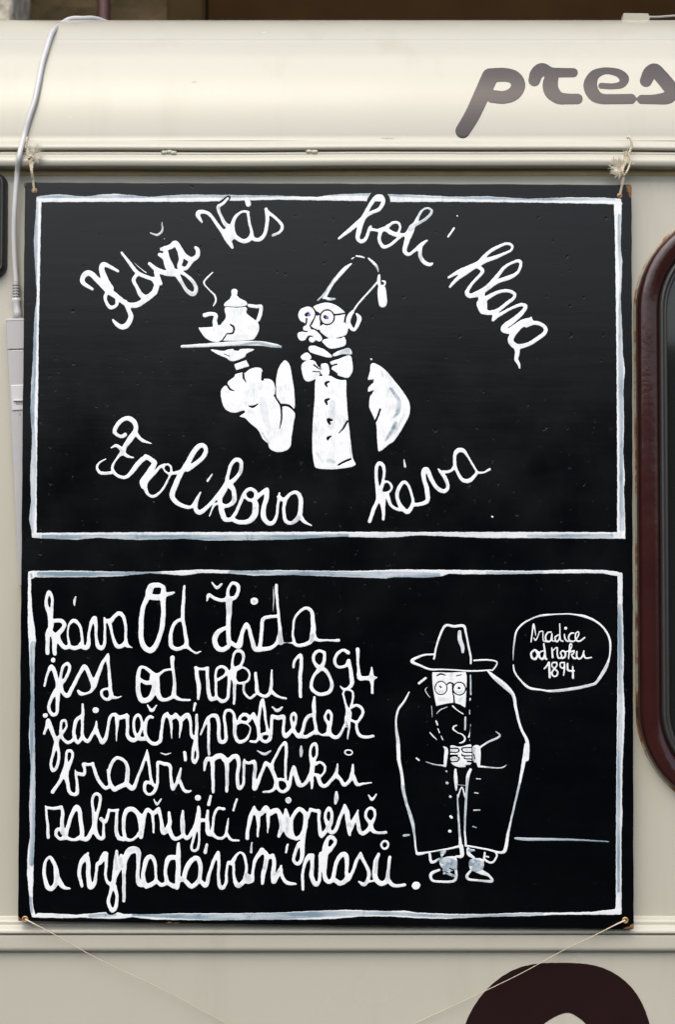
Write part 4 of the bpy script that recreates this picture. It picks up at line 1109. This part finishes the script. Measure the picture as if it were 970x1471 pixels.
p.K('430,1150,12 530,1152,14 552,1180,12 520,1205,10 440,1200,12', '425,1240,12 530,1240,12', '432,1262,14 500,1250,12 552,1280,12 530,1320,12 450,1325,12 430,1290,10', '720,1140,12 600,1145,14 592,1175,12 620,1200,12 712,1205,12', '718,1250,10 600,1245,14 590,1225,10', '722,1292,12 630,1285,12 620,1262,10', '735,1330,22 660,1320,14', '640,1378,12 720,1372,14', '745,1230,10 760,1290,10', '722,1110,6 726,1320,8', '420,1110,26 425,1340,12', '395,1345,10 420,1400,40')
p.T('750,1150,40 745,1340,40', '450,1280,30 540,1290,30', '450,1170,14 530,1175,14', '640,1170,14 700,1170,14', v=0.55)
p.crop(560, 880, 4.619).S('590,902,14 650,862,14 732,820,14 705,787,6').T('650,860,30 740,815,30 700,780,30', v=0.5)
item('painted_hands', p, thin=0.1, label='folded hands with right sleeve line')
p = Paint(0.1).crop(560, 1070, 4.619).S('178,88,12 196,103,12')
item('painted_line', p, thin=0.2)
p = Paint(0.1).crop(560, 1070, 4.619)
p.S('590,142,14 690,152,10 750,150,10 782,130,5').T('650,150,20 780,140,20', v=0.6)
item('painted_line', p, thin=0.15)
p = Paint(0.1).crop(560, 880, 4.619)
p.S('130,528,10 95,592,15 55,650,15 42,740,14 56,860,24 60,970,26', '652,388,12 700,432,30 760,482,36 820,545,24 840,640,20 870,760,17 915,860,24 910,970,34')
p.T('700,450,30 800,540,30 820,600,20', '45,760,20 55,860,14', v=0.4)
p.crop(560, 1070, 4.619)
p.S('57,0,26 62,100,24 82,200,20 90,290,24 110,380,20 150,510,24 165,600,15 176,700,13 192,722,22 270,710,11 400,688,13 468,672,18', '912,0,34 890,120,26 865,250,17 830,400,14 802,520,14 785,600,20 770,690,24 740,715,18 640,692,13 560,678,13 510,670,14')
p.T('85,280,30 150,520,30 170,620,20', '865,260,20 810,500,24', '80,200,10', v=0.55)
item('painted_coat_outline', p, thin=0.08, label='outline of a long coat')
p = Paint(0.1).crop(560, 1070, 4.619)
p.S('437,165,16 440,230,26 443,300,12', '450,330,8 458,480,14 465,590,16 472,675,26', '537,165,20 520,210,24 512,300,16 505,420,17 500,560,13 507,670,15', '455,265,6 505,270,6', '450,360,10 480,280,10 500,345,10', '376,173,11 380,178,11', '380,252,19 384,254,19', '402,343,18 405,345,18', '405,474,18 413,482,18', '399,572,22 402,573,22', '578,225,10 606,226,8', '565,318,11 590,321,8', '560,434,12 602,432,8', '552,542,9 577,550,8')
p.T('443,300,20 465,600,30', '520,220,16 500,560,30', '450,265,20 505,270,20', '450,360,20 500,340,20', '376,173,30 405,345,30', '560,225,30 610,226,30', '560,318,30 600,321,30', '555,434,30 605,432,30', '550,542,30 580,550,30', v=0.6)
item('painted_coat_front', p, thin=0.12, label='coat front edges and two rows of buttons')
p = Paint(0.1).crop(560, 1070, 4.619)
p.S('265,718,16 280,778,20 332,756,14', '340,700,10 345,745,12', '476,672,30 480,735,26 440,742,14', '522,690,22 527,725,26 562,750,14', '632,715,14 632,760,16 680,782,14 712,740,14 705,712,14', '340,715,14 370,705,14 345,740,12', '525,700,24 560,700,14', '640,740,10 658,745,12')
p.G('335,758 440,742 440,832 352,822', '534,762 622,758 614,835 538,830')
p.S('332,830,16 282,850,22 274,880,20 300,905,16 420,905,18 442,870,20 440,820,16', '360,832,18 400,858,20 430,868,14', '360,855,14 400,840,12', '540,835,16 514,870,20 530,893,17 600,900,15 678,905,20 662,870,17 612,845,32 560,830,22')
p.K('400,820,6 425,832,5', '365,838,4 385,850,4')
p.T('340,760,50 440,800,60 350,820,40', '540,780,50 610,800,50 560,830,40', '330,710,30 380,710,30', '530,700,20 560,710,20', '360,850,30 430,860,20', v=0.85).T('600,900,24 678,905,30', '540,850,20 515,880,20', v=0.4)
item('painted_shoes', p, thin=0.15, label='trouser cuffs and laced shoes')
p = Paint(0.1).crop(560, 1070, 4.619).S('95,602,18 130,598,14').T('80,600,60 140,600,60', v=0.8)
item('painted_dash', p, 'paint_h', 0.2)
p = Paint(0.1).crop(560, 1070, 4.619).S('835,620,15 920,626,22 1200,629,14 1455,642,8')
p.T('80,600,60 140,600,60', '800,620,60 1200,628,60 1460,642,60', v=0.8)
item('painted_ground_line', p, 'paint_h', 0.2)

for k_, (name, p, mat, thin, label) in enumerate(WD):
    p.build(name, M[mat], bd, (lambda px, py, h, q=k_ % 7: onb(px, py, h + q * 0.000015)), base_thin=thin, label=label)

# holes with worn brass rims, broken corners
def eyelet(px, py, r=0.0035):
    c = at(px, py, -0.0002)
    v, f = [], []
    n, m_ = 20, 8
    for i in range(n):
        a = 2 * math.pi * i / n
        for j in range(m_):
            b_ = 2 * math.pi * j / m_
            rr = r + 0.0011 * math.cos(b_)
            v.append((c.x + rr * math.cos(a), c.y + 0.0009 * math.sin(b_), c.z + rr * math.sin(a)))
    for i in range(n):
        for j in range(m_):
            f.append((i * m_ + j, ((i + 1) % n) * m_ + j, ((i + 1) % n) * m_ + (j + 1) % m_, i * m_ + (j + 1) % m_))
    e = link('eyelet', mesh('eyelet', v, f), M['brass'], bd, smooth=True)
    h = [(c.x + r * math.cos(2 * math.pi * i / 16), c.y + 0.0001, c.z + r * math.sin(2 * math.pi * i / 16)) for i in range(16)]
    link('hole', mesh('hole', h, [tuple(range(16))]), M['dark'], e)
eyelet(49, 274, 0.0024); eyelet(891, 281, 0.0022); eyelet(35.5, 1320.5, 0.0028); eyelet(899, 1322, 0.0028)
def patch(name, pts, mat, d=0.0010):
    """a small broken place, standing just proud of the paint with an uneven surface"""
    q = []
    n = len(pts)
    for i in range(n):
        a, b = pts[i], pts[(i + 1) % n]
        for k in range(3):
            t = k / 3
            q.append((a[0] + (b[0] - a[0]) * t + (rnd.random() - .5) * 0.9, a[1] + (b[1] - a[1]) * t + (rnd.random() - .5) * 0.9))
    cx, cy = sum(p[0] for p in q) / len(q), sum(p[1] for p in q) / len(q)
    v = [tuple(at(x, y, -0.00012)) for x, y in q] + [tuple(at(x * .5 + cx * .5, y * .5 + cy * .5, -d * (0.3 + rnd.random()))) for x, y in q] + [tuple(at(cx, cy, -d))]
    m_ = len(q)
    f = []
    for i in range(m_):
        j = (i + 1) % m_
        f += [(i, m_ + i, m_ + j, j), (m_ + i, 2 * m_, m_ + j)]
    link(name, mesh(name, v, f), mat, bd)
patch('broken_corner', [(899.5, 266), (907.5, 266), (908, 285), (905, 283), (901, 273)], M['wood'])
patch('broken_corner', [(33.8, 266), (37.5, 262), (36.5, 267), (34.6, 270)], M['wood'])
patch('broken_corner', [(896, 1334.5), (903, 1331), (908.5, 1328), (911, 1327), (911, 1334.5)], M['wood'])
patch('broken_corner', [(26, 1316), (29, 1319), (34, 1323), (26, 1323)], M['wood'])
patch('paint_chip', [(236, 1325.2), (243, 1324.6), (248, 1325.6), (242, 1326.2)], M['wood'], 0.0004)
patch('paint_chip', [(250, 1325.5), (257, 1325.2), (256, 1326.4), (251, 1326.4)], M['wood'], 0.0004)
patch('paint_chip', [(910, 1300), (911.3, 1299), (911.3, 1303), (910, 1302)], M['wood'], 0.0004)
patch('paint_chip', [(27.5, 594), (29, 593), (29, 597), (27.6, 597)], M['wood'], 0.0004)

# ------------------------------------------------------------------ twine
def P3(px, py, y): return tuple(at(px, py, y))
def twine_strand(pts, r=0.0009, turns=60, n=14):
    c = [Vector(q) for q in crom([np.array(P3(*q)) for q in pts], n)]
    parts = []
    for ph in (0, math.pi):
        path = []
        for i, q in enumerate(c):
            s = i / max(1, len(c) - 1)
            t = (c[min(i + 1, len(c) - 1)] - c[max(i - 1, 0)]).normalized()
            a = t.cross(Vector((0.2, -1, 0.1))).normalized(); b_ = t.cross(a)
            path.append(q + (a * math.cos(turns * s + ph) + b_ * math.sin(turns * s + ph)) * r * 0.75)
        parts.append(tube_data(path, r, 6))
    return parts
def twine(name, strands, label, group='twines holding the board', tuft=None):
    parts = []
    for s in strands:
        parts += twine_strand(*s) if isinstance(s, tuple) else twine_strand(s)
    V, Fc = join_data(parts)
    lo_ = min(V, key=lambda q: q[2])
    e = empty(name, tuple(lo_), label, 'string', group)
    link('strand', mesh('strand', V, Fc), M['twine'], e, smooth=True)
    if tuft:
        fp = []
        for (cx, cy, y, sx, sy, n) in tuft:
            for _ in range(n):
                a = rnd.uniform(0, 6.28); q = rnd.random()
                x1, y1 = cx + sx * q * math.cos(a), cy + sy * q * math.sin(a)
                a2 = a + rnd.uniform(-1.3, 1.3)
                x2, y2 = x1 + sx * .55 * math.cos(a2), y1 + sy * .55 * math.sin(a2)
                fp.append(tube_data([P3(cx + (x1 - cx) * .2, cy + (y1 - cy) * .2, y), P3(x1, y1, y - 0.002 * rnd.random()), P3(x2, y2, y - 0.003 * rnd.random())], 0.00016, 3, False))
        V, Fc = join_data(fp)
        link('frayed_tuft', mesh('frayed_tuft', V, Fc), M['fluff'], e, kind='stuff')
yt = G0 - 0.006
twine('twine_tie', [([(49, 275, -0.002), (48, 268, -0.003), (47, 258, -0.004), (45, 247, -0.006), (43, 236, yt - .003), (41, 226, yt - .002), (39, 214, yt), (38, 203, yt), (39, 197, yt + .004)], 0.0009, 70),
                    ([(46, 256, -0.006), (45.5, 246, -0.009), (46, 236, yt - .004), (44, 228, yt - .004), (40, 222, yt - .002)], 0.0008, 40),
                    ([(40, 228, yt - .004), (45, 224, yt - .006), (47, 229, yt - .005), (42, 232, yt - .003)], 0.0009, 20)],
      'short twine tying the top left corner of the board to the gutter', tuft=[(50, 220, yt - .001, 10, 11, 190), (46, 226, yt - .003, 5, 9, 80)])
twine('twine_tie', [([(891, 281, -0.002), (893, 272, -0.003), (895, 263, -0.005), (896.5, 254, -0.007), (895, 246, -0.010), (898, 236, yt - .004), (903, 224, yt - .002), (907.5, 212, yt), (908, 203, yt), (905, 197, yt + .003), (901.5, 198, yt + .004)], 0.0010, 90),
                    ([(897, 253, -0.008), (901, 247, -0.010), (905, 238, yt - .004), (906, 230, yt - .003), (903, 222, yt - .003), (899, 218, yt)], 0.0008, 50),
                    ([(894, 248, -0.008), (893.5, 240, yt - .003), (897, 230, yt - .004), (901, 220, yt - .002)], 0.0007, 40),
                    ([(892, 243, yt - .002), (894, 254, -0.006)], 0.0006, 8)],
      'frayed twine tying the top right corner of the board to the gutter', tuft=[(887, 240, yt - .001, 9, 13, 200), (900, 225, yt - .003, 5, 10, 70), (911, 234, yt, 4, 3, 8)])
def thin_cord(pts, label):
    e = empty('guy_cord', P3(*pts[0]), label, 'string', 'cords pulling the lower corners')
    c = crom([np.array(P3(*q)) for q in pts], 16)
    n = len(c)
    tube('cord', c, [0.0011 - 0.0007 * min(1, i / (n * 0.35)) for i in range(n)], M['twine'], e, 8)
thin_cord([(35.5, 1320.5, -0.001), (50, 1328, -0.005), (90, 1349, 0.000), (140, 1377, 0.004), (230, 1420, 0.009), (325, 1470, 0.013), (420, 1520, 0.015)], 'thin beige cord running down right from the lower left corner of the board')
thin_cord([(899, 1322, -0.001), (884, 1329, -0.005), (850, 1346, 0.000), (812, 1364, 0.004), (740, 1403, 0.009), (640, 1450, 0.013), (560, 1487, 0.015)], 'thin beige cord running down left from the lower right corner of the board')

# ------------------------------------------------------------------ cable and socket strip hanging down the left
def roofY(px, py, lift):
    return surf(px, py, None, lift)
cb = []
top = roof[TOPI]
for px, py in ((75, 52), (66, 78), (61, 95), (55, 125), (50, 148), (42, 172), (35, 198)):
    cb.append(np.array(roofY(px, py, 0.0045)))
head = []
for px, py, y in ((230, 33, top[0] + 0.16), (190, 29, top[0] + 0.08), (143, 28.5, top[0] + 0.03), (118, 26.5, top[0] + 0.002), (100, 27.5, top[0] - 0.010), (86, 36, top[0] - 0.035)):
    q = at(px, py, y); head.append(np.array(q))
head[0][2] = top[1] + 0.004; head[1][2] = top[1] + 0.006
tail = [np.array(P3(27, 225, G0 - 0.006)), np.array(P3(24, 252, G0 + 0.004)), np.array(P3(20.5, 300, 0.010)), np.array(P3(19.5, 340, 0.013)), np.array(P3(21, 380, 0.0155)), np.array(P3(23, 408, 0.0165))]
pc = empty('power_cable', tuple(tail[-1]), 'pale grey power cable coming over the van roof and down beside the board', 'cable')
tube('flex', crom(head + cb + tail, 10), 0.0031, M['plastic'], pc, 14)
x0_, yc = 22.6, 0.0165
ribs = [tube_data([P3(x0_, 404, yc), P3(x0_, 431, yc)], 0.0033, 14)]
for k in range(6):
    py = 408 + k * 4.1
    ribs.append(tube_data([P3(x0_, py, yc), P3(x0_, py + 1.9, yc)], 0.0046, 14))
V, Fc = join_data(ribs)
link('strain_relief', mesh('strain_relief', V, Fc), M['plastic_g'], pc, smooth=False)
tube('plug', [P3(x0_ + .4, 428.5, yc), P3(x0_ + .4, 431.5, yc), P3(x0_ + .5, 434, yc), P3(x0_ + 1, 440, yc), P3(x0_ + 2, 448, yc), P3(x0_ + 2.4, 459, yc)], [0.0050, 0.0056, 0.0050, 0.0042, 0.0048, 0.0056], M['plastic'], pc, 18)
ss = empty('socket_strip', P3(40, 820, 0.026), 'pale grey plastic socket strip hanging half hidden behind the left edge of the board', 'power strip')
def slab(name, pts, y0, y1, mat, bev=0.001, parent=ss):
    return prism(name, [(at(x, y, y0).x, at(x, y, y0).z) for x, y in pts], y0, y1, mat, parent, bev)
slab('end_cap', [(8, 460), (52, 458.5), (54, 500.5), (9.8, 502)], 0.0112, 0.0230, M['plastic_g'])
slab('strip_body', [(10.2, 502.8), (54, 501.3), (66, 840), (26.5, 842)], 0.0118, 0.0225, M['plastic_g'])
slab('cap_rim', [(7.4, 458.0), (52, 456.5), (52, 459.2), (7.5, 461)], 0.0108, 0.0232, M['plastic'], 0.0004)
slab('switch', [(14.5, 553), (44, 552), (45, 588), (16.5, 590)], 0.0104, 0.0135, M['plastic'])
slab('switch_rocker', [(18.5, 574), (40, 573.5), (40, 576), (18.5, 576.5)], 0.0085, 0.0115, M['plastic'], 0.0004)
slab('switch_slot', [(22, 577.5), (38, 577), (38, 581), (22, 581)], 0.0101, 0.0110, M['wire'], 0.0002)

# ------------------------------------------------------------------ clip and wire on the roof edge
ti = roof[TOPI]
c0 = at(894, 31.5, ti[0]); c1 = at(931, 22.3, ti[0] + 0.004)
ct = empty('roof_clip', (c0.x, ti[0], c0.z), 'small beige clip sitting on the top edge of the van roof at the right', 'clip')
prism('clip_body', [(c0.x - .0005, c0.z - 0.003), (c1.x - 0.0005, c0.z - 0.003), (c1.x + 0.0015, c0.z + 0.004), (c1.x - 0.001, c1.z - .0004), (c0.x + 0.0015, c1.z)], ti[0] - 0.006, ti[0] + 0.010, M['clip'], ct, 0.0006)
wr = [P3(928, 24.2, ti[0] + 0.004), P3(945, 24.4, ti[0] + 0.006), P3(975, 22.6, ti[0] + 0.006), P3(1040, 21.5, ti[0] + 0.01), P3(1200, 24, ti[0] + 0.01)]
we = empty('roof_wire', wr[0], 'thin grey wire running right from the clip along the roof edge', 'wire')
tube('wire', crom([np.array(q) for q in wr], 8), 0.0014, M['wire'], we, 8)
